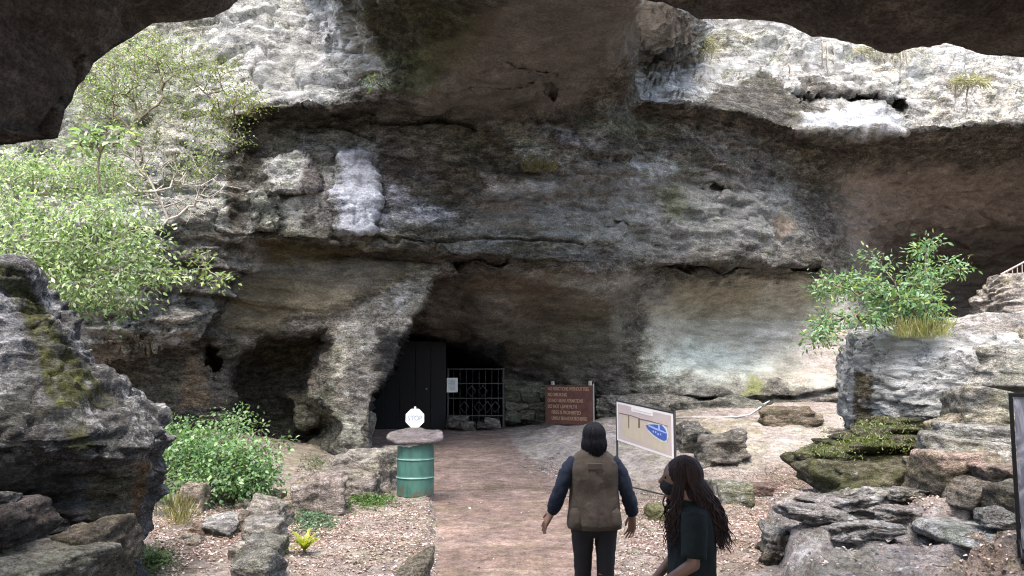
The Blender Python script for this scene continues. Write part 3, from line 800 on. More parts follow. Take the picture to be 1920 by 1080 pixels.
# ------------------------------------------------------------------ leaf litter
def leaves_mesh(Pc, dirs, nor, Ls, Ws, cols, fold=0.25):
    """many separate leaves: 6 vertices, two folded halves each"""
    n = len(Pc)
    dirs = dirs / (np.linalg.norm(dirs, axis=1, keepdims=True) + 1e-9)
    sd_ = np.cross(dirs, nor); sd_ /= np.linalg.norm(sd_, axis=1, keepdims=True) + 1e-9
    nu = np.cross(sd_, dirs)
    L = Ls[:, None]; W = Ws[:, None]
    v = [Pc, Pc + dirs * L * 0.38 + sd_ * W * 0.5 + nu * W * fold, Pc + dirs * L * 0.38 - sd_ * W * 0.5 + nu * W * fold,
         Pc + dirs * L * 0.72 + sd_ * W * 0.36 + nu * W * fold * 0.4, Pc + dirs * L * 0.72 - sd_ * W * 0.36 + nu * W * fold * 0.4,
         Pc + dirs * L - nu * L * 0.10, Pc + dirs * L * 0.5]
    V = np.stack(v, 1).reshape(-1, 3)
    b = (np.arange(n) * 7)[:, None]
    F = np.concatenate([b + np.array([0, 1, 6, 6]) * 0 + np.array([[0, 6, 3, 1]]), b + np.array([[0, 2, 4, 6]]), b + np.array([[6, 5, 3, 3]]) * 1], 0)
    F = np.concatenate([b + np.array([[0, 6, 3, 1]]), b + np.array([[0, 2, 4, 6]])], 0)
    F3 = np.concatenate([b + np.array([[6, 5, 3]]), b + np.array([[6, 4, 5]])], 0)
    T = np.concatenate([F[:, [0, 1, 2]], F[:, [0, 2, 3]], F3], 0)
    return V, T, np.repeat(cols, 7, 0)

n = 170000
u = RNG.random(n); yy = 5.2 + (17 - 5.2) * u ** 1.3; xx = RNG.uniform(-4.8, 8.5, n)
zz = ground_z(xx, yy)
Q = np.stack([xx, yy, zz], -1); qx, qy = to_px(Q)
l_, r_ = path_x(yy)
k1 = fbm(Q * 0.9, 3, 71) + fbm(Q * 3.5, 2, 72)
def lm(poly, fe, rag): return sstep(-(poly_sdf(qx, qy, poly) + rag * k1), 0, fe)
dens = np.clip(lm(LIT_L, 30, 40) + lm(LIT_R, 30, 40) + lm(LIT_M, 12, 15), 0, 1) * sstep(k1, -0.75, 0.25)
ep = np.exp(-((xx - l_ + 0.05) / 0.08) ** 2) * (yy < 13) + np.exp(-((xx - r_ - 0.15) / 0.2) ** 2) * 0.8
ptx = (xx > l_) & (xx < r_)
dens = np.where(ptx, 0.012 + 0.0 * dens, np.maximum(dens, ep * 0.9)); dens[(qy < 790)] = 0
dens *= 1 - 0.85 * lm([(1440,925),(1560,890),(1760,935),(1880,985),(1760,1090),(1420,1090)], 20, 40)
keep = RNG.random(n) < dens
Q = Q[keep]; m_ = len(Q)
ang = RNG.uniform(0, 2 * PI, m_); tilt = RNG.normal(0, 0.35, m_)
dr = np.stack([np.cos(ang), np.sin(ang), tilt * 0.6], -1)
no = np.stack([RNG.normal(0, .3, m_), RNG.normal(0, .3, m_), np.ones(m_)], -1)
pal = np.array([(0.36, 0.27, 0.245), (0.46, 0.385, 0.36), (0.24, 0.155, 0.135), (0.17, 0.115, 0.10), (0.55, 0.49, 0.46), (0.30, 0.215, 0.18)])
cc = pal[RNG.integers(0, len(pal), m_)] * RNG.uniform(0.75, 1.15, (m_, 1))
cc = cc * (0.88 + 0.45 * fbm(Q * 0.9, 3, 171))[:, None]
L_ = RNG.uniform(0.018, 0.048, m_)
V, T, cv = leaves_mesh(Q + np.array([0, 0, 0.008]), dr, no, L_, L_ * RNG.uniform(.4, .7, m_), cc, 0.3)
o = link('leaf_litter', raw_mesh('leaf_litter', V, T, M['litter_leaf'], cv, smooth=False))
tag(o, 'dry fallen leaves scattered over the cave floor beside the path', 'leaf litter', kind='stuff')

# broken twigs in the litter
rt = np.random.default_rng(77); tv, tf, no_ = [], [], 0
for k in range(110):
    x_, y_ = (rt.uniform(250, 810), rt.uniform(940, 1075)) if k < 45 else (rt.uniform(1150, 1880), rt.uniform(870, 1075))
    q = on_ground(x_, y_); a = rt.uniform(0, PI); ln = rt.uniform(.08, .34)
    pts = [q + np.array([math.cos(a) * ln * t, math.sin(a) * ln * t, .012]) + rt.normal(0, .008, 3) for t in (0, .35, .7, 1)]
    A, B_ = tube(pts, [.005, .0045, .004, .002], 5); tv += [v[:] for v in A]; tf += [tuple(i + no_ for i in f) for f in B_]; no_ += len(A)
tag(link('fallen_twigs', raw_mesh('fallen_twigs', np.array(tv), tf, M['bark'])), 'small dead twigs lying in the leaf litter', 'twigs', kind='stuff')
# ------------------------------------------------------------------ boulders and stones
def ico(sub):
    import bmesh
    bm = bmesh.new(); bmesh.ops.create_icosphere(bm, subdivisions=sub, radius=1)
    V = np.array([v.co[:] for v in bm.verts]); F = np.array([[v.index for v in f.verts] for f in bm.faces]); bm.free()
    return V, F
ICO = {k: ico(k) for k in (2, 3, 4, 5, 6)}

def stone_shape(size, seed, sub=4, rough=1.0, planes=9, p=26, strat=0.4):
    rg = np.random.default_rng(seed)
    V, F = ICO[sub]
    nrm_ = [np.array(a, float) for a in ((1, 0, 0), (-1, 0, 0), (0, 1, 0), (0, -1, 0), (0, 0, 1), (0, 0, -1))]
    nrm_ = [a + rg.normal(0, 0.16, 3) for a in nrm_]; dd = [1.0] * 6
    for _ in range(planes):
        a = rg.normal(0, 1, 3); nrm_.append(a); dd.append(rg.uniform(1.05, 1.35))
    nrm_ = np.array([a / np.linalg.norm(a) for a in nrm_]); dd = np.array(dd)
    q = np.maximum(V @ nrm_.T, 0) / dd[None]
    r_ = (q ** p).sum(1) ** (-1.0 / p)
    P_ = V * r_[:, None] * 0.5 * np.array(size)
    s_ = float(np.mean(size))
    off = rg.uniform(-50, 50, 3)
    Q_ = P_ / s_ * 2.2 + off
    d = fbm(Q_, 4, seed) * 0.10 + fbm(Q_ * 4, 3, seed + 1) * 0.030 + strat * np.tanh(noise(Q_ * np.array([.6, .6, 3.2]), seed + 2) * 3) * 0.045 + (0.3 * blocks(Q_ * 0.9, seed + 4) if sub >= 4 else 0) + fbm(Q_ * 9, 2, seed + 6) * .012
    n_ = P_ / (np.linalg.norm(P_, axis=1, keepdims=True) + 1e-9)
    return P_ + n_ * (d * s_ * rough)[:, None], F

STONES = {}
def stone(name, label, px0, py0, px1, py1, depth=None, Y=None, seed=1, col=(0.27, 0.25, 0.225), lich=0.25, sub=4, rz=None, sink=0.12, rough=1.0, group=None, base_on=None, strat=0.4, cat='stone', tilt=0.0, top_col=None, parent=None, paint_fn=None):
    g = on_ground((px0 + px1) / 2, py1) if Y is None else at((px0 + px1) / 2, py1, Y)
    Yf = float(g[1])
    w = (px1 - px0) * Yf / FPX
    dep = depth or w * 0.8
    Yc = Yf + dep * 0.42
    w = (px1 - px0) * Yc / FPX
    zt = float(at(0, py0, Yf + dep * 0.3)[2]); zb = float(g[2])
    h = max(zt - zb, 0.03)
    hh = h * (1 + sink)
    V_, F_ = stone_shape((w, dep, hh), seed, sub, rough, strat=strat)
    x = float(at((px0 + px1) / 2, py0, Yc)[0])
    rg = np.random.default_rng(seed)
    if tilt:
        c_, s_ = math.cos(tilt), math.sin(tilt)
        V_ = np.stack([V_[:, 0] * c_ + V_[:, 2] * s_, V_[:, 1], -V_[:, 0] * s_ + V_[:, 2] * c_], 1)
    V_ = V_ + np.array([0, 0, zt - hh / 2 - zb])
    c4 = np.zeros((len(V_), 4)); c4[:, :3] = np.array(col) * rg.uniform(0.9, 1.1); c4[:, 3] = lich
    if top_col is not None:
        k = sstep(V_[:, 2], np.percentile(V_[:, 2], 55), np.percentile(V_[:, 2], 80)) * sstep(fbm(V_ * 4 + seed, 3, 5), -0.3, 0.2)
        c4[:, :3] += (np.array(top_col) - c4[:, :3]) * k[:, None]
    if paint_fn is not None: paint_fn(V_ + np.array([x, Yc, zb]), c4)
    if parent is not None: x, Yc, zb = np.array([x, Yc, zb]) - np.array(parent.location)
    o = link(name, raw_mesh(name, V_, F_, M['stone'], c4), parent, (x, Yc, zb))
    if label: tag(o, label, cat, group)
    return o

def boulder(name, label, levels, seed, col, lich, amt=0.5, nz=150, nphi=300, paint_fn=None, ex=2.6, strat=1.0, sc_=1.6, cat='boulder', blk=0.7, beds=1.0):
    """levels: (z, x left, x right, y front, y back), bottom to top"""
    a = np.array(sorted(levels), float)
    t = np.linspace(0, 1, nz); zz = a[0, 0] + (a[-1, 0] - a[0, 0]) * t
    ex_ = [smooth_cols(np.interp(zz, a[:, 0], a[:, k]), 3) for k in (1, 2, 3, 4)]
    ph = np.linspace(0, 2 * PI, nphi, endpoint=False)
    c, s = np.cos(ph), np.sin(ph)
    r_ = (np.abs(c) ** ex + np.abs(s) ** ex) ** (-1 / ex)
    cx = (ex_[0] + ex_[1]) / 2; rx = (ex_[1] - ex_[0]) / 2; cy = (ex_[2] + ex_[3]) / 2; ry = (ex_[3] - ex_[2]) / 2
    B = np.stack([cx[:, None] + rx[:, None] * (c * r_)[None], cy[:, None] + ry[:, None] * (s * r_)[None], np.repeat(zz[:, None], nphi, 1)], -1)
    # close the top with shrinking rings
    cap = []
    for k in (0.93, 0.82, 0.68, 0.5, 0.3, 0.1, 0.0):
        rg_ = B[-1].copy(); rg_[:, :2] = [cx[-1], cy[-1]] + (rg_[:, :2] - [cx[-1], cy[-1]]) * k
        rg_[:, 2] += (1 - k) * 0.06; cap.append(rg_)
    B = np.concatenate([B, np.array(cap)], 0)
    du = np.roll(B, -1, 1) - np.roll(B, 1, 1); dv = np.gradient(B, axis=0)
    n_ = np.cross(du, dv); n_ /= np.linalg.norm(n_, axis=-1, keepdims=True) + 1e-9
    n_[-4:] = (0, 0, 1)
    d = displace(B * sc_, 1.0, seed, strat, blk) / sc_
    Bw = B + fbm(B * 1.5, 3, seed + 2)[..., None] * 0.12
    d = d + beds * np.tanh(noise(Bw * np.array([1.1, 1.1, 13.0]), seed + 41) * 3) * 0.030 + beds * np.tanh(noise(Bw * np.array([2.2, 2.2, 31.0]), seed + 42) * 3) * 0.012
    B = B + n_ * (d * amt * 1.4)[..., None]
    c4 = np.zeros(B.shape[:2] + (4,)); c4[..., :3] = np.array(col); c4[..., 3] = lich
    if paint_fn: paint_fn(B, c4)
    loc = np.array([cx[0], cy[0], a[0, 0]])
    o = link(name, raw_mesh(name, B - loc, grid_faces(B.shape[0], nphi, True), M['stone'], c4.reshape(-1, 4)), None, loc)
    tag(o, label, cat)
    return o

def lv(py, pl, pr, ym, f, b):
    A = at([pl, pr], [py, py], ym)
    return (A[0, 2], A[0, 0], A[1, 0], ym - f, ym + b)

def paint_left(B, c4):
    qx, qy = to_px(B)
    n1_ = fbm(B * 2.2, 4, 5); n2_ = fbm(B * 7, 3, 6)
    def pm(poly, rag, fe): return sstep(-(poly_sdf(qx, qy, poly) + rag * (n1_ + n2_)), 0, fe)
    k = pm([(-20,485),(36,495),(72,550),(128,640),(206,735),(225,765),(110,770),(80,740),(66,660),(40,600),(8,545),(-20,530)], 9, 8)
    k = k * (0.35 + 0.65 * sstep(n2_ + n1_ * .6, -0.25, 0.1))
    k = np.maximum(k, pm([(110,790),(170,795),(180,840),(120,850)], 22, 14) * 0.8)
    c4[..., :3] += (np.array((0.085, 0.088, 0.030)) - c4[..., :3]) * k[..., None]; c4[..., 3] *= 1 - 0.8 * k
    k = pm([(-50,500),(0,520),(40,580),(70,700),(60,760),(-50,760)], 16, 20)
    c4[..., :3] += (np.array((0.21, 0.215, 0.24)) - c4[..., :3]) * (k * 0.7)[..., None]
    k = pm([(-200,870),(150,870),(160,990),(-200,1000)], 16, 20)  # shade of the undercut painted into the boulder's colour
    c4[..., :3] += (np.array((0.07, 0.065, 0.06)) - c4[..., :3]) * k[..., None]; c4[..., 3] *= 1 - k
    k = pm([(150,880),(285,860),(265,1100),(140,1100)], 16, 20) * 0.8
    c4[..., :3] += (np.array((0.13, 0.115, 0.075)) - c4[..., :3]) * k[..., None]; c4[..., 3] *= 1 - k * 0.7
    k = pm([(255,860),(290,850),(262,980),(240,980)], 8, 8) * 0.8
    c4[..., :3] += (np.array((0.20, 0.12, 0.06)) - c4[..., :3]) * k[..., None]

boulder('mossy_boulder', 'tall layered grey boulder with a green moss streak at the left edge', [
    lv(1190, -420, 205, 6.9, 1.0, 1.2), lv(1080, -430, 215, 6.9, 1.0, 1.2), lv(1000, -450, 236, 6.9, 1.05, 1.3), lv(960, -460, 262, 6.9, 1.05, 1.3), lv(880, -470, 268, 6.9, 1.15, 1.4), lv(850, -470, 282, 6.9, 1.35, 1.4),
    lv(800, -470, 288, 6.9, 1.45, 1.4), lv(765, -460, 246, 6.9, 1.42, 1.4), lv(738, -450, 208, 6.9, 1.3, 1.3), lv(690, -440, 152, 6.9, 1.2, 1.2), lv(630, -430, 104, 6.9, 1.05, 1.1), lv(560, -400, 54, 6.9, .85, 1.0), lv(515, -330, 30, 6.9, .6, .8), lv(497, -260, 4, 6.9, .35, .5)],
    31, (0.115, 0.113, 0.116), 0.52, 0.42, 260, 480, paint_left, 2.8, 1.6, 1.5, blk=.8, beds=1.3)

def paint_right(B, c4):
    qx, qy = to_px(B); n1_ = fbm(B * 2.2, 4, 15) + fbm(B * 7, 3, 16)
    def pm(poly, rag, fe): return sstep(-(poly_sdf(qx, qy, poly) + rag * n1_), 0, fe)
    k = pm([(1596,690),(1640,700),(1640,800),(1596,800)], 10, 10) * 0.8
    c4[..., :3] += (np.array((0.17, 0.13, 0.07)) - c4[..., :3]) * k[..., None]; c4[..., 3] *= 1 - k * .8
    k = pm([(1640,760),(1730,780),(1740,860),(1620,850)], 10, 14) * 0.5
    c4[..., :3] += (np.array((0.12, 0.13, 0.04)) - c4[..., :3]) * k[..., None]
    k = pm([(1700,590),(1960,570),(1960,640),(1760,640)], 10, 20) * 0.7
    c4[..., :3] += (np.array((0.36, 0.32, 0.30)) - c4[..., :3]) * k[..., None]; c4[..., 3] *= 1 - k * .6
boulder('lichen_boulder', 'big rounded boulder speckled with pale lichen under the green shrub at right', [
    lv(930, 1640, 2100, 11.9, .9, 1.5), lv(850, 1625, 2150, 11.9, 1.0, 1.6), lv(800, 1612, 2180, 11.9, 1.1, 1.6), lv(740, 1600, 2200, 11.9, 1.15, 1.6), lv(690, 1602, 2200, 11.9, 1.1, 1.6), lv(655, 1607, 2200, 11.9, .95, 1.5), lv(632, 1622, 2190, 11.9, .75, 1.4), lv(618, 1660, 2190, 11.9, .45, 1.3), lv(603, 1740, 2180, 11.9, .2, 1.1), lv(592, 1800, 2150, 11.9, .0, .9)],
    47, (0.20, 0.203, 0.21), 0.9, 0.5, 170, 360, paint_right, 2.6, 0.4, 1.5, blk=.9, beds=.25)
boulder('pale_outcrop', 'pale outcrop rising behind the lichen boulder at the right edge under the railing', [
    lv(640, 1860, 2250, 14.5, 1.0, 2.0), lv(590, 1868, 2250, 14.5, 1.0, 2.0), lv(545, 1882, 2250, 14.5, .9, 2.0), lv(525, 1892, 2250, 14.5, .8, 1.8), lv(508, 1905, 2240, 14.5, .6, 1.5)],
    53, (0.33, 0.29, 0.26), 0.5, 0.5, 80, 200, None, 2.6, 1.0, 1.5)
def paint_moss(B, c4):
    n1_ = fbm(B * 2.5, 4, 25) + fbm(B * 8, 3, 26)
    k = sstep(n1_, -0.25, 0.25)
    c4[..., :3] += (np.array((0.060, 0.066, 0.026)) - c4[..., :3]) * (k * .85)[..., None]; c4[..., 3] *= 1 - k * .8
W_ = (0.33, 0.30, 0.27); LG = (0.26, 0.255, 0.245); TAN = (0.30, 0.245, 0.17); DK = (0.12, 0.11, 0.10); LT = (0.40, 0.30, 0.26)
SR = [ # right hand blocks: label, px0, py0, px1, py1, Y, depth, colour, lichen, tilt
 ('flat grey ledge stone at the right edge above the dark gap', 1812, 655, 2010, 722, 10.4, 1.6, LG, .35, .03, None),
 ('rough pinkish stone on top of the right outcrop beneath the railing', 1890, 612, 2010, 668, 11.0, 1.2, (0.33,.29,.26), .3, 0, None),
 ('big smooth wedge boulder with a brown flank beside the framed banner', 1786, 737, 1930, 816, 9.4, 1.1, (0.26,.24,.195), .3, .06, LG),
 ('upper of two long grey slabs under the wedge boulder', 1752, 800, 1990, 856, 9.1, 1.2, LG, .5, .12, None),
 ('lower of two long grey slabs under the wedge boulder', 1740, 830, 1990, 892, 8.9, 1.2, (0.27,.26,.24), .45, .12, None),
 ('small square block wedged between lichen boulder and long slabs', 1742, 783, 1800, 846, 9.6, .6, (0.30,.26,.22), .25, 0, None),
 ('thick block with a brown side and leaf covered top below the slabs', 1722, 846, 1850, 938, 8.5, 1.0, (0.23,.20,.15), .2, .05, LT),
 ('leaf strewn ledge stone left of the framed banner', 1836, 872, 1990, 932, 7.9, 1.0, (0.24,.21,.17), .15, .05, LT),
 ('dark rounded stone at the foot of the framed banner', 1868, 912, 1960, 992, 7.3, .7, (0.13,.12,.10), .1, 0, None),
 ('small dark stone in the hollow below the thick block', 1800, 905, 1868, 965, 7.9, .5, DK, .1, 0, (0.2,.17,.14)),
 ('low grey wedge at the corner of the hollow', 1838, 955, 1885, 992, 7.3, .4, (0.22,.22,.22), .2, 0, None),
 ('thin stone at the base of the mossy rock beside the thick block', 1700, 860, 1748, 912, 9.6, .5, (0.22,.20,.16), .3, 0, None),
]
for i, (lb, a, b, c, d, Yq, dp, cl, li, ti, tc) in enumerate(SR):
    stone('rock_block', lb, a, b, c, d, dp, Yq, 100 + i * 7, cl, li, 5, rough=0.7, group='blocks piled at the right of the hollow', strat=0.9, tilt=ti, top_col=tc, cat='rock')
# flat paving slabs bottom right
for i, (lb, a, b, c, d, cl) in enumerate([
  ('smooth blue grey slab lying flat beside the banner feet', 1745, 972, 1925, 1030, (0.30,.31,.32)),
  ('smooth tan slab lying flat at the bottom right', 1715, 1012, 1862, 1100, (0.33,.29,.23))]):
    g = on_ground((a + c) / 2, d - 25); g1 = on_ground((a + c) / 2, b + 6)
    w = (c - a) * g[1] / FPX
    V_, F_ = stone_shape((w, max(g1[1] - g[1] + .35, .8), 0.16), 300 + i, 5, 0.25, strat=0)
    c4 = np.zeros((len(V_), 4)); c4[:, :3] = cl; c4[:, 3] = .05
    y_ = float((g[1] + g1[1]) / 2); x_ = float(at((a + c) / 2, 900, y_)[0])
    tag(link('paving_slab', raw_mesh('paving_slab', V_, F_, M['stone'], c4), None, (x_, y_, gz(x_, y_) + 0.04)), lb, 'slab', 'flat slabs at the bottom right')

mr = at(1630, 895, 10.3)
mr = tag(empty('moss_covered_rock', mr), 'low stack of thin mossy green rock beds at the foot of the lichen boulder', 'rock')
for i, (a, b, c, d, Yq, dp) in enumerate([(1538, 862, 1722, 908, 9.9, 1.5), (1528, 846, 1690, 886, 10.1, 1.2), (1548, 828, 1722, 866, 10.3, 1.2), (1572, 812, 1716, 846, 10.5, 1.1), (1600, 797, 1712, 828, 10.7, .9), (1624, 783, 1690, 812, 10.9, .7)]):
    stone('rock_bed', None, a, b, c, d, dp, Yq, 1300 + i * 3, (0.13, .12, .085), .3, 5, rough=1.0, strat=1.6, sink=(1.6 if i == 0 else .25), parent=mr, paint_fn=paint_moss)
OC = [('dark layered outcrop slanting out from behind the map board', 1262, 796, 1330, 842, 16.6, 1.4, (0.15,.14,.125), .3),
 ('low craggy end of the dark outcrop right of the map board', 1308, 816, 1392, 866, 15.3, 1.1, (0.17,.155,.135), .35),
 ('brown rock step below the pale hose at the back of the floor', 1432, 766, 1532, 804, 19.0, 1.2, (0.20,.165,.125), .15),
 ('low dark ledge at the foot of the wall left of the hose bend', 1262, 750, 1420, 786, 21.5, 1.2, (0.17,.165,.14), .2),
 ('flat bed of rock jutting from the wall behind the map board', 1150, 742, 1290, 776, 22.2, 1.4, (0.24,.225,.195), .3),
 ('broken rock leaning beside the right post of the maroon board', 1118, 742, 1156, 792, 22.8, .8, (0.19,.185,.165), .35)]
OB = [('craggy bed on the right bench with a dark slot beneath, leftmost of the broken beds', 1470, 962, 1580, 990, (0.25,.235,.235)),
 ('long broken bed in the middle of the right bench above a dark crevice', 1520, 936, 1650, 962, (0.27,.25,.25)),
 ('bed tilted over the dark crevice nearest the thick leaf topped block', 1628, 926, 1745, 950, (0.26,.24,.24)),
 ('small dark chunk standing in the middle crevice of the right bench', 1640, 962, 1712, 990, (0.17,.155,.15)),
 ('low grey bed nearest the viewer on the right bench', 1540, 992, 1660, 1022, (0.27,.26,.265)),
 ('upright brown face stone at the left corner of the right bench', 1430, 985, 1486, 1060, (0.19,.165,.14)),
 ('thin bed at the back of the right bench below the mossy rock', 1572, 908, 1668, 928, (0.24,.22,.215))]
for i, (lb, a, b, c, d, cl) in enumerate(OB):
    g_ = on_ground((a + c) / 2, d)
    o_ = stone('rock_bed', lb, a, b, c, d, .42, float(g_[1]), 1500 + i * 3, cl, .45, 5, rough=1.9, strat=1.1, group='broken beds on the right bench', cat='rock', sink=.1, tilt=[.05, -.06, .08, .02, -.05, 0, .04][i], top_col=(0.27,.25,.245))
    if i != 5: o_.location.z += .05
for i, (lb, a, b, c, d, Yq, dp, cl, li) in enumerate(OC):
    stone('rock_ledge', lb, a, b, c, d, dp, Yq, 1400 + i * 3, cl, li, 5, rough=1.1, strat=1.5, group='rock ledges at the back of the floor', cat='rock', sink=.5)
SL = [
 ('pale broad rock on the bank just left of the drum', 612, 850, 738, 922, 1.0, (0.28,.255,.235), .4, (0.36,.33,.30)),
 ('rounded pinkish rock in the bank with a dark cleft under it', 556, 893, 640, 962, .9, (0.25,.215,.195), .3, None),
 ('low flat rock between the cleft rock and the broad pale rock', 632, 884, 708, 936, .7, (0.25,.22,.20), .3, None),
 ('small upright stone tucked behind the drum', 724, 838, 752, 880, .3, (0.24,.215,.19), .2, None),
 ('grey block standing at the foot of the rock pillar', 652, 776, 697, 850, .6, (0.25,.225,.195), .3, None),
 ('second small stone behind the drum, lower one', 712, 868, 750, 908, .4, (0.28,.25,.22), .2, None),
 ('dark upright stone at the head of the low stone row', 452, 958, 474, 1000, .3, (0.15,.13,.11), .15, None),
 ('flat topped stone at the far end of the low stone row', 466, 940, 536, 992, .6, (0.23,.21,.19), .4, None),
 ('upright brown stone leaning against the far end of the stone row', 518, 940, 548, 985, .3, (0.25,.21,.17), .1, None),
 ('grey stone second from the far end of the low stone row', 462, 976, 534, 1024, .6, (0.21,.20,.185), .4, None),
 ('grey stone third from the far end of the low stone row', 460, 1008, 532, 1056, .6, (0.20,.195,.18), .4, None),
 ('pale rounded stone at the near end of the low stone row', 452, 1038, 524, 1095, .5, (0.30,.295,.28), .5, None),
 ('flat bluish slab lying in the leaves left of the stone row', 384, 972, 448, 1006, .6, (0.30,.295,.29), .15, None),
 ('small brown cube stone left of the flat bluish slab', 358, 980, 386, 1008, .3, (0.26,.20,.165), .15, None),
 ('pale little stone at the foot of the dry plant', 338, 1000, 362, 1014, .2, (0.38,.34,.30), .2, None),
 ('thin flat stone in the leaves below the small brown cube', 352, 1008, 378, 1024, .2, (0.33,.29,.26), .2, None),
 ('small pale stone left of the stone row', 438, 1022, 462, 1050, .2, (0.40,.36,.33), .2, None),
 ('brown rock behind the dry plant at the foot of the bush', 344, 905, 392, 962, .5, (0.26,.22,.19), .2, None),
 ('squared kerb stone beside the path at the bottom edge', 752, 1052, 806, 1100, .45, (0.27,.24,.19), .3, None),
 ('pale rock right of the second walker', 1330, 902, 1366, 938, .4, (0.25,.24,.21), .5, None),
 ('mossy pale rock right of the second walker, nearer the ledge', 1352, 906, 1406, 946, .5, (0.20,.20,.15), .5, None),
 ('yellow green mossy stone between the two walkers', 1212, 950, 1262, 976, .4, (0.15,.15,.075), .2, None),
 ('reddish stone set in the litter ledge right of the walkers', 1398, 908, 1462, 930, .3, (0.26,.19,.165), .1, None),
 ('flat pale stone by the foot of the mossy rock', 1540, 800, 1640, 816, .4, (0.40,.36,.32), .2, None),
]
for i, (lb, a, b, c, d, dp, cl, li, tc) in enumerate(SL):
    stone('loose_stone', lb, a, b, c, d, dp, None, 400 + i * 5, cl, li, 4 if c - a < 60 else 5, rough=0.85, group='stones lying about the cave floor', top_col=tc, strat=.7, sink=.35)
# bottom left blocks beneath the mossy boulder
for i, (lb, a, b, c, d, Yq, dp, cl, li) in enumerate([
  ('dark rounded block below the overhang of the mossy boulder', -60, 945, 62, 1050, 5.0, .7, (0.13,.11,.10), .15),
  ('pale flat rock in the bottom left corner', -120, 1035, 150, 1110, 4.8, .9, (0.26,.24,.20), .35),
  ('brown stone beside the bottom right foot of the mossy boulder', 128, 985, 225, 1110, 5.4, .6, (0.17,.145,.11), .2),
  ('small pale stone at the foot of the mossy boulder', 196, 990, 256, 1060, 6.2, .5, (0.22,.20,.16), .3),
  ('little dark stone resting on the dark rounded block', -20, 925, 22, 955, 5.2, .3, (0.17,.16,.15), .3)]):
    stone('rock_block', lb, a, b, c, d, dp, Yq, 600 + i * 5, cl, li, 5, rough=0.9, group='rocks at the foot of the mossy boulder', strat=1.0, cat='rock')
# pale cobbles edging the bush and scattered ones
rp = np.random.default_rng(5)
spots = [(436,938,18,'leftmost pale cobble of the row edging the bush'),(458,946,30,'broad pale cobble second from the left in the row edging the bush'),(484,936,24,'pale cobble in the middle of the row, under the right part of the bush'),(500,948,18,'small front cobble of the row edging the bush'),
 (516,933,32,'long pale cobble under the right end of the bush'),(540,940,24,'pale cobble just right of the long one at the bush end'),(560,934,20,'second cobble from the right end of the bush row'),(578,940,16,'rightmost small cobble by the cleft rock')]
for i, (x, y, w, lb) in enumerate(spots):
    stone('cobble', lb, x - w / 2, y - w * .35, x + w / 2, y + w * .3, None, None, 700 + i, (0.40,.355,.31) if i % 3 else (0.42,.34,.26), .25, 4, group='pale cobbles edging the bush', cat='cobble', sink=.5)
sv = []
for i in range(70):
    if i < 30: x, y = rp.uniform(540, 640), rp.uniform(850, 930)
    elif i < 50: x, y = rp.uniform(1170, 1420), rp.uniform(900, 1060)
    else: x, y = rp.uniform(980, 1060), rp.uniform(850, 900)
    g = on_ground(x, y); s_ = rp.uniform(.03, .10)
    V_, F_ = stone_shape((s_ * 1.4, s_ * 1.1, s_ * .7), 800 + i, 2, 1.0)
    sv.append((V_ + g + [0, 0, s_ * .1], F_))
VV = np.concatenate([a for a, b in sv]); off = np.cumsum([0] + [len(a) for a, b in sv]); FF = np.concatenate([b + off[i] for i, (a, b) in enumerate(sv)])
tag(link('pebbles', raw_mesh('pebbles', VV, FF, M['stone'], np.array((.36, .32, .28, .2)))), 'small pebbles strewn on the bank and beside the path', 'pebbles', kind='stuff')

# dry stone wall beside the gate
gw = at(980, 800, 24.0)
sw = tag(empty('stone_wall', gw), 'low mossy dry stone wall between the gate and the red notice board', 'stone wall')
for i, (a, b, c, d) in enumerate([(946,712,990,733),(988,716,1018,736),(944,732,975,752),(973,734,1014,754),(945,752,990,770),(988,752,1020,768),(946,769,972,790),(970,769,1004,788),(1002,766,1022,786),(1012,722,1026,748)]):
    q0 = at(a, d, 24.0); q1 = at(c, b, 24.0)
    V_, F_ = stone_shape((q1[0] - q0[0] + .02, .5, q1[2] - q0[2] + .02), 900 + i, 4, 0.7)
    c4 = np.zeros((len(V_), 4)); c4[:, :3] = [(0.11,.115,.085),(0.14,.135,.11),(0.10,.105,.075)][i % 3]; c4[:, 3] = .15
    link('stone', raw_mesh('stone', V_, F_, M['stone'], c4), sw, (q0 + q1) / 2 - gw)
# ------------------------------------------------------------------ plants
def px_blob(px, py, Y, rx, ry, n, rd=None):
    c = at(px, py, Y); k = Y / FPX
    return (c, np.array([rx * k, (rd if rd is not None else (rx + ry) / 2) * k, ry * k]), n)

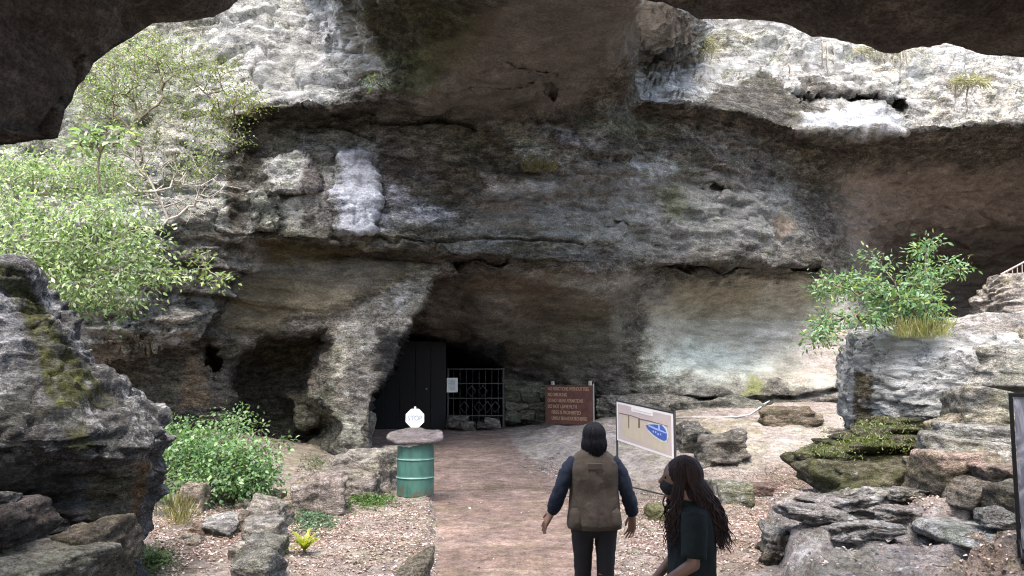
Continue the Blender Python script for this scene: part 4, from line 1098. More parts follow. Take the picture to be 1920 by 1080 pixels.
def shrub(name, label, cat, base, blobs, leaf, cols, per=14, trunk=0.03, twig=0.0035, spread=0.12, bark='bark', group=None, seed=1, wr=0.45, droop=0.3, leafmat='leaf', up=0.6, foliage='foliage', bare=0.0):
    rg = np.random.default_rng(seed)
    base = np.array(base, float)
    tips = []
    for c, r_, n in blobs:
        d = rg.normal(0, 1, (n, 3)); d /= np.linalg.norm(d, axis=1, keepdims=True)
        tips.append(c + d * r_ * (rg.random((n, 1)) ** 0.45))
    tips = np.concatenate(tips)
    order = np.argsort(np.linalg.norm(tips - base, axis=1)); tips = tips[order]
    nodes = [base]; parent = [-1]; dist0 = [0.0]
    for t in tips:
        A = np.array(nodes); dd = np.linalg.norm(A - t, axis=1) + 0.25 * np.array(dist0)
        k = int(np.argmin(dd)); p0 = A[k]; L = np.linalg.norm(t - p0)
        m = int(np.clip(L / 0.18, 1, 8)); last = k
        for j in range(1, m + 1):
            q = p0 + (t - p0) * j / m
            if j < m: q = q + rg.normal(0, 0.07 * min(L, 1), 3) + np.array([0, 0, 0.06 * min(L, 1) * math.sin(PI * j / m)])
            nodes.append(q); parent.append(last); dist0.append(dist0[last] + L / m); last = len(nodes) - 1
    nodes = np.array(nodes); cnt = np.ones(len(nodes))
    for i in range(len(nodes) - 1, 0, -1): cnt[parent[i]] += cnt[i]
    rad = np.clip(twig * cnt ** 0.5, twig, trunk)
    root = empty(name, base)
    thick = rad > max(0.010, trunk * .5)
    for nm, msk in (('trunk', thick), ('branches', ~thick)):
        idx = [i for i in range(1, len(nodes)) if msk[i]]
        if not idx: continue
        a = nodes[[parent[i] for i in idx]] - base; b = nodes[idx] - base
        d = b - a; d /= np.linalg.norm(d, axis=1, keepdims=True) + 1e-9
        h_ = np.where(np.abs(d[:, 2:3]) < 0.9, np.array([[0, 0, 1.0]]), np.array([[1.0, 0, 0]]))
        u = np.cross(d, h_); u /= np.linalg.norm(u, axis=1, keepdims=True); w = np.cross(d, u)
        ns = 5; V_ = []
        ra = rad[[parent[i] for i in idx]]; rb = rad[idx]; ra = np.minimum(ra, rb * 1.4)
        for P0, R0 in ((a, ra), (b, rb)):
            for k in range(ns):
                V_.append(P0 + (u * math.cos(2 * PI * k / ns) + w * math.sin(2 * PI * k / ns)) * R0[:, None])
        V_ = np.stack(V_, 1).reshape(-1, 3)
        bb = (np.arange(len(idx)) * 2 * ns)[:, None]
        F_ = np.concatenate([bb + np.array([[k, (k + 1) % ns, ns + (k + 1) % ns, ns + k]]) for k in range(ns)], 0)
        o = link(nm, raw_mesh(nm, V_, F_, M[bark]), root)
        if nm == 'branches': o['kind'] = 'stuff'
    # leaves round the tips
    use = tips[rg.random(len(tips)) >= bare]
    n = len(use) * per
    cen = np.repeat(use, per, 0)
    off = rg.normal(0, 1, (n, 3)) * spread * np.array([1, 1, 0.6])
    Pl = cen + off - base
    dr = off / (np.linalg.norm(off, axis=1, keepdims=True) + 1e-9) + rg.normal(0, 0.5, (n, 3)) + np.array([0, 0, -droop])
    no = rg.normal(0, 0.45, (n, 3)) + np.array([0, -0.25, up])
    L_ = leaf * (0.35 + 0.95 * rg.random(n) ** .8)
    pal = np.array(cols); cc = pal[rg.integers(0, len(pal), n)] * rg.uniform(0.75, 1.2, (n, 1)) * np.repeat(rg.uniform(0.8, 1.15, (len(use), 1)), per, 0)
    V_, T_, cv = leaves_mesh(Pl, dr, no, L_, L_ * wr, cc, 0.12)
    o = link(foliage, raw_mesh(foliage, V_, T_, M[leafmat], cv, smooth=False), root); o['kind'] = 'stuff'
    return tag(root, label, cat, group)

YG = [(0.17, 0.20, 0.055), (0.21, 0.23, 0.08), (0.12, 0.16, 0.045)]
PG = [(0.22, 0.31, 0.14), (0.34, 0.41, 0.25), (0.13, 0.19, 0.085)]
MG = [(0.06, 0.115, 0.045), (0.085, 0.15, 0.06), (0.045, 0.09, 0.04)]
BG = [(0.13, 0.23, 0.12), (0.20, 0.30, 0.18), (0.08, 0.16, 0.08), (0.22, 0.27, 0.09)]
GR = 'shrubs climbing the left cliff'
shrub('shrub', 'large broad leaved shrub spilling over the ledge at the far left', 'shrub', at(60, 560, 11.6),
      [px_blob(60,470,11.2,110,75,80), px_blob(190,420,11.4,110,55,64), px_blob(250,490,11.6,80,65,60), px_blob(190,545,11.5,80,35,34), px_blob(30,400,11.4,70,50,36), px_blob(130,500,11.3,100,60,50)],
      0.082, PG, 21, 0.03, 0.004, 0.16, 'bark_pale', GR, 3, 0.42, 0.5)
shrub('shrub', 'wispy pale green shrub below the dark roof at the left edge', 'shrub', at(40, 420, 13),
      [px_blob(40,320,13,80,45,80), px_blob(130,330,13.2,80,55,80), px_blob(0,370,13,60,45,40), px_blob(210,340,13.4,60,50,44)],
      0.065, PG, 20, 0.025, 0.003, 0.17, 'bark_pale', GR, 5)
shrub('young_tree', 'slim tree with a straight bare stem and airy pale crown on the left slope', 'tree', at(262, 330, 14.5),
      [px_blob(250,140,14.5,90,65,110), px_blob(200,190,14.4,60,50,70), px_blob(310,105,14.8,80,50,80), px_blob(262,230,14.4,30,50,14), px_blob(175,170,14.4,40,50,24), px_blob(330,170,14.8,50,50,24)],
      0.05, PG + YG, 20, 0.02, 0.0026, 0.18, 'bark', GR, 8)
shrub('shrub', 'bright yellow green shrub on the ledge right of the slim tree', 'shrub', at(430, 260, 15.2),
      [px_blob(400,130,15.5,60,40,40), px_blob(440,190,15.3,62,28,40), px_blob(390,220,15.2,50,40,30), px_blob(470,195,15.2,35,16,12), px_blob(360,160,15.4,30,40,14)],
      0.055, YG, 20, 0.025, 0.003, 0.14, 'bark', GR, 12)
shrub('shrub', 'green shrub hanging over the middle of the left slope', 'shrub', at(390, 350, 15.0),
      [px_blob(380,290,15,55,50,40), px_blob(350,330,15,50,30,20), px_blob(420,250,15.2,40,30,16), px_blob(310,280,14.9,40,40,12)],
      0.06, YG + PG, 16, 0.02, 0.003, 0.14, 'bark_pale', GR, 14)
shrub('bare_bush', 'tangle of bare grey twigs between the leafy shrubs on the left slope', 'bush', at(300, 430, 14.3),
      [px_blob(280,320,14.4,80,70,90), px_blob(370,370,14.5,70,50,50), px_blob(210,300,14.3,50,70,34), px_blob(420,350,14.6,40,30,12)],
      0.045, PG, 3, 0.022, 0.0042, 0.08, 'bark_pale', GR, 16, bare=0.5)
shrub('sapling', 'sapling with large drooping pale leaves against the slope below the roof tip', 'sapling', at(188, 360, 12.8),
      [px_blob(180,262,12.8,34,24,12), px_blob(150,270,12.8,24,14,6), px_blob(225,258,12.8,24,20,6)],
      0.15, PG, 7, 0.018, 0.006, 0.10, 'bark', GR, 17)
shrub('hanging_sprig', 'pale leafy sprig hanging over the layered ledge right of the large shrub', 'shrub', at(395, 470, 15.2),
      [px_blob(375,490,15,24,20,8), px_blob(405,525,14.9,26,22,12), px_blob(350,520,15,16,20,4)], 0.11, YG + PG, 9, 0.012, 0.003, 0.12, 'bark_pale', GR, 19)
shrub('shrub', 'dark leaved undergrowth beneath the large shrub above the mossy boulder', 'shrub', at(110, 620, 12.2),
      [px_blob(110,565,12.2,70,35,36), px_blob(210,570,12.6,50,30,18), px_blob(40,520,12.2,40,40,16)], 0.08, MG, 14, 0.02, 0.003, 0.14, 'bark', GR, 21)
shrub('cliff_plant', 'small green fern tuft clinging to the wall at the top centre left', 'plant', at(716, 132, 15.4),
      [px_blob(705,150,15.1,18,12,8), px_blob(692,140,15.1,10,10,3)], 0.12, YG + MG, 9, 0.01, 0.003, 0.07, 'bark', None, 23, 0.25, 0.9)
# bush by the boulder
shrub('leafy_bush', 'big rounded bright green bush between the mossy boulder and the alcove', 'bush', on_ground(400, 925),
      [px_blob(360,855,11.3,85,58,140), px_blob(440,875,11.2,75,52,140), px_blob(320,830,11.8,60,45,80), px_blob(420,805,12.0,32,34,20), px_blob(300,880,11.0,32,50,30), px_blob(480,900,11.2,38,34,40), px_blob(390,910,10.9,100,28,60), px_blob(448,775,12.2,12,12,3)],
      0.062, [(0.10, 0.19, 0.08), (0.14, 0.24, 0.10), (0.07, 0.14, 0.06), (0.17, 0.25, 0.11)], 20, 0.014, 0.0026, 0.12, 'bark', None, 25, 0.6, 0.2)
shrub('shrub', 'small blue green shrub growing from the crack on top of the right boulder', 'shrub', at(1725, 625, 11.3),
      [px_blob(1690,560,11.2,70,40,52), px_blob(1610,540,11.2,60,26,30), px_blob(1555,545,11.1,26,26,12), px_blob(1740,470,11.3,26,22,9), px_blob(1785,500,11.3,28,18,9), px_blob(1640,488,11.3,20,16,6), px_blob(1540,625,10.9,36,26,20), px_blob(1580,600,11.0,55,20,16), px_blob(1730,520,11.3,40,36,20), px_blob(1740,590,11.1,38,28,22), px_blob(1655,600,11.1,50,18,16)],
      0.080, BG, 22, 0.025, 0.0035, 0.085, 'bark', None, 27, 0.36, 0.1)
shrub('creeping_plant', 'thin weeds with pale leaves trailing in front of the dark alcove', 'plant', on_ground(500, 850),
      [px_blob(480,808,13.2,26,10,8), px_blob(525,828,13.2,28,8,9), px_blob(445,790,12.8,16,16,5), px_blob(500,840,12.8,40,10,8)], 0.07, PG + MG, 8, 0.006, 0.002, 0.08, 'bark', None, 29)

def clump(name, label, cat, px, py, rx, ry, n, leaf, cols, seed, wr=0.5, h=0.12, group=None, up=1.0):
    rg = np.random.default_rng(seed)
    g = on_ground(px, py); Yc = g[1]
    qx = px + rg.normal(0, rx * 0.5, n); qy = py + rg.normal(0, ry * 0.5, n)
    Pq = np.array([on_ground(a, b) for a, b in zip(qx[:n // 4], qy[:n // 4])])
    Pq = np.repeat(Pq, 4, 0) + rg.normal(0, 0.035, (len(Pq) * 4, 3)) * [1, 1, 0]
    m = len(Pq)
    r2 = np.clip(1 - np.linalg.norm((Pq - g)[:, :2], axis=1) / (rx * Yc / FPX * 1.4), 0.15, 1)
    Pq[:, 2] += rg.uniform(0.0, 1, m) * h * r2
    a = rg.uniform(0, 2 * PI, m)
    dr = np.stack([np.cos(a), np.sin(a), rg.uniform(-.1, up, m)], 1); no = rg.normal(0, .3, (m, 3)) + [0, 0, 1]
    L_ = leaf * rg.uniform(.6, 1.2, m); cc = np.array(cols)[rg.integers(0, len(cols), m)] * rg.uniform(.75, 1.2, (m, 1))
    V_, T_, cv = leaves_mesh(Pq - g, dr, no, L_, L_ * wr, cc, 0.12)
    root = empty(name, g); o = link('foliage', raw_mesh('foliage', V_, T_, M['leaf'], cv, smooth=False), root); o['kind'] = 'stuff'
    return tag(root, label, cat, group)
GC = 'low green plants on the left bank'
clump('ground_plant', 'low bright green patch of weeds beside the green drum', 'plant', 692, 938, 50, 16, 1700, 0.045, [(0.07, 0.13, 0.035), (0.09, 0.15, 0.05)], 31, 0.6, 0.12, GC)
clump('ground_plant', 'blue green trailing weeds between the stone row and the cleft rock', 'plant', 588, 975, 40, 24, 1300, 0.045, [(0.06, 0.11, 0.065), (0.09, 0.14, 0.09)], 33, 0.6, 0.12, GC)
clump('ground_plant', 'pale green weed patch at the bottom left in the leaves', 'plant', 290, 1052, 34, 26, 1300, 0.035, [(0.08, 0.13, 0.04), (0.10, 0.14, 0.06)], 35, 0.6, 0.10, GC)
clump('ground_plant', 'small green tuft at the foot of the mossy rock', 'plant', 1530, 850, 22, 12, 420, 0.05, [(0.10, 0.14, 0.05)], 37, 0.3, 0.12, None)
clump('ground_plant', 'dark low weeds on the bank left of the broad pale rock', 'plant', 590, 872, 26, 22, 500, 0.05, [(0.05, 0.07, 0.03), (0.07, 0.09, 0.04)], 38, 0.4, 0.14, None)

def moss_tuft(label, px, py, Y, n, seed):
    rg = np.random.default_rng(seed); c = at(px, py, Y)
    q = rg.normal(0, 1, (n, 3)) * [.20, .16, .05] + c
    q = q[fbm(q * 9, 2, seed) > -.05]; n = len(q)
    d = rg.normal(0, .6, (n, 3)) + [0, -.3, .7]
    V_, T_, cv = leaves_mesh(q - c, d, rg.normal(0, .5, (n, 3)) + [0, 0, 1], .05 * rg.uniform(.4, 1.2, n), np.full(n, .016), np.array([(.09, .13, .035), (.13, .16, .05), (.06, .08, .03), (.17, .17, .07)])[rg.integers(0, 4, n)], .1)
    root = empty('moss_tuft', c); o = link('foliage', raw_mesh('foliage', V_, T_, M['leaf'], cv, smooth=False), root); o['kind'] = 'stuff'
    tag(root, label, 'moss', 'moss tufts on the mossy rock')
for k, (lb, x, y, Y) in enumerate([('feathery moss along the left tip of the mossy rock stack', 1560, 846, 10.1), ('feathery moss on the middle bed of the mossy rock stack', 1620, 828, 10.2), ('feathery moss at the top of the mossy rock stack', 1655, 800, 10.6), ('moss hanging beside the thick block on the mossy rock stack', 1690, 836, 10.1)]):
    moss_tuft(lb, x, y, Y, 520, 60 + k)

def grass(name, label, base_pts, h, n, cols, seed, lean=(0, 0, 0), w=0.006, cat='grass'):
    rg = np.random.default_rng(seed); base_pts = np.array(base_pts)
    b = base_pts[rg.integers(0, len(base_pts), n)] + rg.normal(0, 0.04, (n, 3)) * [1, 1, .2]
    d = rg.normal(0, 0.35, (n, 3)) + np.array([0, 0, 1.0]) + np.array(lean)
    V_, T_, cv = leaves_mesh(b - base_pts[0], d, rg.normal(0, 1, (n, 3)), h * rg.uniform(.5, 1.2, n), np.full(n, w), np.array(cols)[rg.integers(0, len(cols), n)] * rg.uniform(.8, 1.2, (n, 1)), 0.1)
    root = empty(name, base_pts[0]); o = link('blades', raw_mesh('blades', V_, T_, M['leaf'], cv, smooth=False), root); o['kind'] = 'stuff'
    return tag(root, label, cat)
STRAW = [(0.30, 0.28, 0.18), (0.36, 0.33, 0.24), (0.24, 0.23, 0.13)]
YEL = [(0.32, 0.30, 0.14), (0.24, 0.27, 0.10), (0.38, 0.35, 0.20)]
grass('grass_tuft', 'dry yellow grass tuft under the shrub on the right boulder', [at(x, 634, 10.95) for x in range(1685, 1775, 6)], 0.30, 420, YEL, 41, w=0.010)
grass('dry_plant', 'dry yellow stalky plant in front of the green bush', [on_ground(x, y) for x, y in ((328, 985), (338, 978), (346, 985), (334, 992), (322, 975))], 0.36, 110, [(0.30, 0.24, 0.13), (0.22, 0.19, 0.08), (0.14, 0.16, 0.06)], 43, w=0.008, cat='plant')
grass('grass_tuft', 'straw coloured tuft draping from the lit cliff at the upper right', [at(x, 150, 23.0) for x in range(1780, 1850, 5)], 0.5, 300, STRAW, 45, lean=(0, -.6, -1.4), w=0.014)
grass('grass_tuft', 'yellowish tuft under the roof edge at the top of the lit cliff', [at(x, 60 + 3 * ((x * 7) % 11), 23.4) for x in range(1286, 1335, 4)], 0.6, 300, STRAW, 47, lean=(0, -.5, -1.6), w=0.014)
grass('grass_tuft', 'straw tuft hanging along the rim left of the white cliff patch', [at(x, 84 + (x * 5) % 9, 23.6) for x in range(1600, 1700, 5)], 0.5, 300, STRAW, 49, lean=(0, -.5, -1.5), w=0.014)
grass('grass_tuft', 'brown dry tuft on the little shelf in the middle of the wall', [at(x, 322, 17.9) for x in range(985, 1040, 5)], 0.42, 130, [(0.16, 0.13, 0.06), (0.13, 0.12, 0.06)], 51, lean=(0.2, -.3, -.4), w=0.02)
for i, (px, py, ln, lb) in enumerate([(1541, 78, 52, 'left root of the close trio hanging under the roof edge at upper right'), (1551, 80, 62, 'longest, middle root of the close trio hanging under the roof edge'), (1562, 82, 38, 'short right root of the close trio hanging under the roof edge'),
        (1690, 86, 70, 'long root of the pair hanging beside the straw tuft above the white patch'), (1700, 86, 44, 'short root of the pair beside the straw tuft above the white patch'), (1480, 120, 30, 'lone short root left of the trio on the lit cliff'), (1790, 150, 60, 'left root dangling beneath the straw tuft at the far right'), (1814, 140, 70, 'right root dangling beneath the straw tuft at the far right')]):
    Yr = 22.8 if px < 1600 else 23.2
    rg = np.random.default_rng(70 + i)
    pts = [at(px + rg.normal(0, 1.6), py + ln * k / 6, Yr - 0.2 + rg.normal(0, .05)) for k in range(7)]
    V_, F_ = tube(np.array(pts) - pts[0], [0.035, .03, .03, .025, .022, .018, .012], 5)
    tag(link('hanging_root', raw_mesh('hanging_root', np.array([v[:] for v in V_]), F_, M['bark_pale']), None, pts[0]), lb, 'root', 'pale roots hanging down the lit cliff')

# broad leaved rosette and yellow fern: leaf by leaf
def blade(L, W, seg=6, arch=0.5, fold=0.15, serr=0.0):
    V_ = []; F_ = []
    for i in range(seg + 1):
        t = i / seg; w = W * math.sin(PI * min(t * 0.92 + 0.06, 1)) ** 0.8 * (1 + serr * (-1) ** i)
        x = L * t * (1 - 0.15 * arch * t); z = L * arch * (t - 1.1 * t * t)
        V_ += [(x, -w / 2, z + fold * w), (x, 0, z), (x, w / 2, z + fold * w)]
        if i: a = (i - 1) * 3; F_ += [(a, a + 1, a + 4, a + 3), (a + 1, a + 2, a + 5, a + 4)]
    return V_, F_
def rosette(name, label, cat, px, py, n, L, W, cols, seed, tilt, hub=0.0, serr=0.0, part='leaf'):
    rg = np.random.default_rng(seed); g = on_ground(px, py)
    root = tag(empty(name, g), label, cat)
    if hub: MB().bar((0, 0, 0), (0, 0, hub), 0.012, 6, 0.008).build('stem', M['bark'], root)
    ms = []
    for k in range(4):
        V_, F_ = blade(L, W, 7, 0.55, 0.15, serr); ms.append(raw_mesh(part, V_, F_, M['leaf'], np.array(cols[k % len(cols)])))
    for i in range(n):
        o = link(part, ms[i % 4], root, (0, 0, hub * (0.8 + 0.2 * (i % 3) / 2)))
        o.rotation_euler = (rg.normal(0, .15), -rg.uniform(*tilt), 2.4 * i + rg.normal(0, .15)); s_ = rg.uniform(.75, 1.15); o.scale = (s_, s_, s_)
rosette('broad_leaf_plant', 'plant with a rosette of long grey green leaves at the foot of the bush', 'plant', 292, 968, 12, 0.30, 0.075, [(0.09, 0.14, 0.09), (0.07, 0.12, 0.07)], 53, (-.1, .7), 0.26)
rosette('broad_leaf_plant', 'shadowed leafy plant between the mossy boulder and the rosette', 'plant', 262, 985, 10, 0.22, 0.07, [(0.05, 0.09, 0.05), (0.06, 0.10, 0.06)], 54, (-.1, .9), 0.12)
rosette('yellow_fern', 'yellow green fern rosette at the near end of the stone row', 'fern', 570, 1040, 18, 0.26, 0.05, [(0.22, 0.24, 0.02), (0.17, 0.20, 0.02), (0.27, 0.27, 0.03)], 55, (.1, 1.1), 0.03, 0.35, 'frond')
# ------------------------------------------------------------------ signs, gate, drum
def text_obj(name, s, size, mat, parent, loc, rot=(PI / 2, 0, 0), ext=0.002, align='LEFT', sx=1.0, width=None, bold=0.0):
    cu = bpy.data.curves.new(name, 'FONT'); cu.body = s; cu.size = size; cu.extrude = ext; cu.align_x = align; cu.align_y = 'CENTER'; cu.offset = bold
    tmp = bpy.data.objects.new(name, cu); C.objects.link(tmp)
    bpy.context.view_layer.update()
    me = bpy.data.meshes.new_from_object(tmp.evaluated_get(bpy.context.evaluated_depsgraph_get()))
    if width:
        sx = width / max(tmp.dimensions.x, 1e-6)
    bpy.data.objects.remove(tmp)
    me.materials.clear(); me.materials.append(mat)
    o = link(name, me, parent, loc); o.rotation_euler = rot; o.scale = (sx, 1, 1)
    return o

M['drum'] = worn_paint('green_drum_paint', (0.040, 0.112, 0.087))
M['black_steel'] = plain('black_steel', (0.004, 0.0045, 0.006), 0.5, 0.3, var=0.3)
M['dark_frame'] = plain('dark_frame', (0.03, 0.028, 0.027), 0.6, var=0.3)
M['plastic'] = plain('grey_bin_liner', (0.42, 0.42, 0.42), 0.45, var=0.15, bump=0.4)
M['white_sign'] = plain('white_sign_paint', (0.70, 0.72, 0.72), 0.5, var=0.04)
M['faint_ink'] = plain('overexposed_letter_paint', (0.30, 0.33, 0.36), 0.6, var=0.1)  # overexposure of the STOP sign put into its pale letter colour
M['paper'] = plain('paper', (0.62, 0.64, 0.62), 0.8, var=0.06)
M['ink'] = plain('grey_ink', (0.16, 0.17, 0.17), 0.8, var=0.1)
M['red_board'] = plain('maroon_board', (0.085, 0.035, 0.026), 0.75, var=0.4, scale=6, bump=0.2)
M['ochre'] = plain('ochre_letters', (0.33, 0.21, 0.13), 0.8, var=0.3, scale=30)
M['post'] = plain('weathered_post', (0.25, 0.24, 0.21), 0.9, var=0.3, scale=20, bump=0.4)
M['slab'] = rock_material('slate_lid', 0.3, 0.55, 2.0, 0.6, 0)

# drum
g = on_ground(779, 934); g[1] += 0.29; g[0] = float(at(779, 900, g[1])[0]); g[2] = gz(g[0], g[1])
d0 = tag(empty('steel_drum', g), 'green painted steel drum used as a litter bin beside the path', 'litter bin')
R0 = 0.287
H = 0.84
def ripple_wall(n=48):
    prof = []
    zs = np.linspace(0, H, 90)
    for z in zs:
        r_ = R0 + 0.012 * math.exp(-((z - H / 3) / 0.014) ** 2) + 0.012 * math.exp(-((z - 2 * H / 3) / 0.014) ** 2)
        prof.append((r_, float(z)))
    prof += [(R0 + .008, H), (R0 + .008, H - .015), (R0 - .006, H - .015), (R0 - .006, 0.03), (0.0, 0.03)]
    return prof
MB().lathe([(0, 0), (R0 - .01, 0)] + ripple_wall(), 56).build('drum_body', M['drum'], d0, smooth=True)
M['rib_paint'] = plain('worn_rib_paint', (0.17, 0.30, 0.26), 0.45, var=0.35, scale=14)
for zc in (H / 3, 2 * H / 3):
    MB().lathe([(R0 + .009, zc - .008), (R0 + .0155, zc - .003), (R0 + .0155, zc + .003), (R0 + .009, zc + .008)], 56).build('hoop', M['rib_paint'], d0, smooth=True)
# liner folded over the rim, sagging in front
m = MB(); n = 56
P_ = []
for i in range(n):
    a = 2 * PI * i / n; sag = 0.035 + 0.02 * math.sin(3 * a + 1) + 0.035 * max(0, math.sin(a + .9) * -1) + 0.006 * math.sin(17 * a)
    for r_, z_ in ((R0 - .012, H - .02), (R0 - .006, H + .006), (R0 + .012, H + .008), (R0 + .02, H - .01), (R0 + .022 + .004 * math.sin(23 * a), H - sag)):
        P_.append((r_ * math.cos(a), r_ * math.sin(a), z_))
m.add(P_, [(i * 5 + k, ((i + 1) % n) * 5 + k, ((i + 1) % n) * 5 + k + 1, i * 5 + k + 1) for i in range(n) for k in range(4)])
m.build('bin_liner', M['plastic'], d0, smooth=True)
# slate lid
ol = [(-.45, -.10), (-.36, -.26), (-.10, -.36), (.22, -.34), (.40, -.20), (.43, .02), (.36, .24), (.10, .36), (-.18, .36), (-.38, .20)]
rg = np.random.default_rng(3); V_ = []; nn_ = 80; ringk = [0.0, .25, .5, .75, .93, .985, 1.0, .985, .93, .6, .3, 0.0]; zt = [.030, .030, .030, .029, .027, .022, 0, -.026, -.034, -.036, -.036, -.036]
oa = np.array(ol); th_o = np.arctan2(oa[:, 1], oa[:, 0]); ro = np.linalg.norm(oa, axis=1); order = np.argsort(th_o)
for k, z_ in zip(ringk, zt):
    for i in range(nn_):
        a = -PI + 2 * PI * i / nn_
        r_ = np.interp(a, np.concatenate([th_o[order] - 2 * PI, th_o[order], th_o[order] + 2 * PI]), np.tile(ro[order], 3)) * k
        V_.append((r_ * math.cos(a), r_ * math.sin(a), z_))
V_ = np.array(V_); V_[:, 2] += np.tanh(noise(V_ * [3.4, 3.4, 1], 5) * 3) * .016 + noise(V_ * [13, 13, 9], 6) * .006
tl = math.radians(11); tr_ = math.radians(-3)
V_ = np.stack([V_[:, 0], V_[:, 1] * math.cos(tl) - V_[:, 2] * math.sin(tl), V_[:, 1] * math.sin(tl) + V_[:, 2] * math.cos(tl)], 1)
c4 = np.tile([0.145, 0.125, 0.127, 0.15], (len(V_), 1))
tag(link('stone_lid', raw_mesh('stone_lid', V_, grid_faces(12, nn_, True), M['slab'], c4), None, g + np.array([0.0, 0, H + .058])), 'irregular purplish slate slab laid as a lid on the green drum', 'stone slab')

# stop sign behind the drum
p = at(778, 784, 13.6); s0 = tag(empty('stop_sign', (p[0], p[1], gz(p[0], p[1]))), 'small white octagonal STOP sign on a post behind the drum', 'sign')
zr = p[2] - s0.location.z; r8 = 0.168
V_ = [(r8 * math.cos(PI / 8 + k * PI / 4), y_, zr + r8 * math.sin(PI / 8 + k * PI / 4)) for y_ in (-.004, .004) for k in range(8)]
MB().add(V_, [tuple(range(8)), tuple(range(15, 7, -1))] + [(k, k + 8, (k + 1) % 8 + 8, (k + 1) % 8) for k in range(8)]).build('sign_face', M['white_sign'], s0)
MB().box(0, .012, zr / 2 + .09, .035, .012, zr + .20, bev=.004).build('post', M['white_sign'], s0)
text_obj('lettering', 'STOP', 0.118, M['faint_ink'], s0, (0, -.007, zr), align='CENTER', width=0.245, bold=.003)

# steel door and gate across the cave mouth
YG_ = 23.6
a0, a1 = at(690, 800, YG_), at(836, 800, YG_); zf = gz(-1.5, YG_) - 0.05
dr_ = tag(empty('steel_door', (a0[0], YG_, zf)), 'tall plain black steel screen closing the left half of the cave mouth', 'door')
wD = a1[0] - a0[0]; hD = float(at(700, 640, YG_)[2]) - zf
for k in range(5):
    MB().box(wD * (k + .5) / 5, 0, hD / 2, wD / 5 - .012, .03, hD, bev=.004).build('panel', M['black_steel'], dr_)
MB().box(wD / 2, .03, .08, wD, .04, .05).box(wD / 2, .03, hD * .5, wD, .04, .05).box(wD / 2, .03, hD - .08, wD, .04, .05).build('frame', M['black_steel'], dr_)
pl_ = at(800, 729, YG_); MB().bar((pl_[0] - a0[0], -.05, pl_[2] - zf), (pl_[0] - a0[0], -.01, pl_[2] - zf), .022, 12).build('lock', M['plastic'], dr_)
b0, b1 = at(838, 806, YG_), at(946, 796, YG_); zg = zf
gt = tag(empty('iron_gate', (b0[0], YG_, zg)), 'wrought iron gate with lattice and diamond ornaments at the cave mouth', 'gate')
wG = b1[0] - b0[0]; hG = float(at(900, 690, YG_)[2]) - zg
M['iron'] = plain('worn_iron', (0.028, 0.030, 0.029), 0.55, 0.2, var=0.4, scale=20)
for x_ in (0.03, wG - .03): MB().box(x_, 0, hG / 2, .05, .05, hG).build('stile', M['iron'], gt)
for z_ in (.06, .45, .95, 1.38, hG - .03): MB().box(wG / 2, 0, z_, wG - .1, .035, .03).build('rail', M['iron'], gt)
for k in range(1, 9): MB().bar((wG * k / 9, .0, .06), (wG * k / 9, .0, hG - .03), .010, 6).build('bar', M['iron'], gt)
for cx_, cz_ in ((wG * .55, .70), (wG * .70, .70), (wG * .84, .70), (wG * .62, 1.16), (wG * .3, .70), (wG * .42, 1.16)):
    m = MB()
    for k in range(4):
        a = k * PI / 2; b = a + PI / 2
        m.bar((cx_ + .13 * math.cos(a), -.02, cz_ + .16 * math.sin(a)), (cx_ + .13 * math.cos(b), -.02, cz_ + .16 * math.sin(b)), .011, 5)
    m.build('diamond_ornament', M['iron'], gt)
pn = at(848, 722, YG_ - .06)
nt_ = tag(empty('notice', pn), 'white framed paper notice hung on the left edge of the iron gate', 'notice')
MB().box(0, 0, 0, .32, .012, .42, bev=.003).build('sheet', M['white_sign'], nt_)
MB().box(0, -.008, 0, .25, .004, .35).build('print_area', M['paper'], nt_)
for k in range(9): MB().box(-.01 + (.02 if k % 3 else 0), -.0115, .14 - .033 * k, .19 - .03 * (k % 3), .002, .008).build('text_line', M['ink'], nt_)
for k, (x_, y_, w_) in enumerate([(858, 800, 34), (878, 806, 26), (905, 802, 20), (925, 800, 24)]):
    stone('loose_stone', ['dusty stone at the foot of the iron gate, below the notice', 'second dusty stone from the left at the foot of the iron gate', 'small stone at the middle of the gate foot', 'rubbly stone at the right end of the gate foot'][k], x_ - w_ / 2, y_ - w_ * .6, x_ + w_ / 2, y_, .35, 23.1, 950 + k, (0.16, .145, .13), .2, 4, group='stones at the foot of the gate')

# maroon notice board on two posts
rl, rr = at(1023, 790, 23.0), at(1113, 800, 22.3); zB = gz(3.2, 22.6)
ang = math.atan2(rr[1] - rl[1], rr[0] - rl[0]); wB = float(np.hypot(rr[1] - rl[1], rr[0] - rl[0]))
rb = tag(empty('notice_board', (rl[0], rl[1], zB), ang), 'maroon notice board with ochre rules on two pale posts near the gate', 'notice board')
zt_ = float(at(1060, 722, 22.7)[2]) - zB; z0_ = float(at(1060, 796, 22.7)[2]) - zB
hB = zt_ - z0_
MB().box(wB / 2, 0, z0_ + hB / 2, wB, .04, hB, bev=.006).build('board', M['red_board'], rb)
for x_, up in ((.20, .10), (wB - .12, .12)):
    MB().bar((x_, .06, -.2), (x_, .06, zt_ + up), .055, 10).build('post', M['post'], rb, smooth=True)
MB().box(wB + .012, -.01, z0_ + hB / 2, .022, .05, hB + .1).build('edge_strip', M['post'], rb)
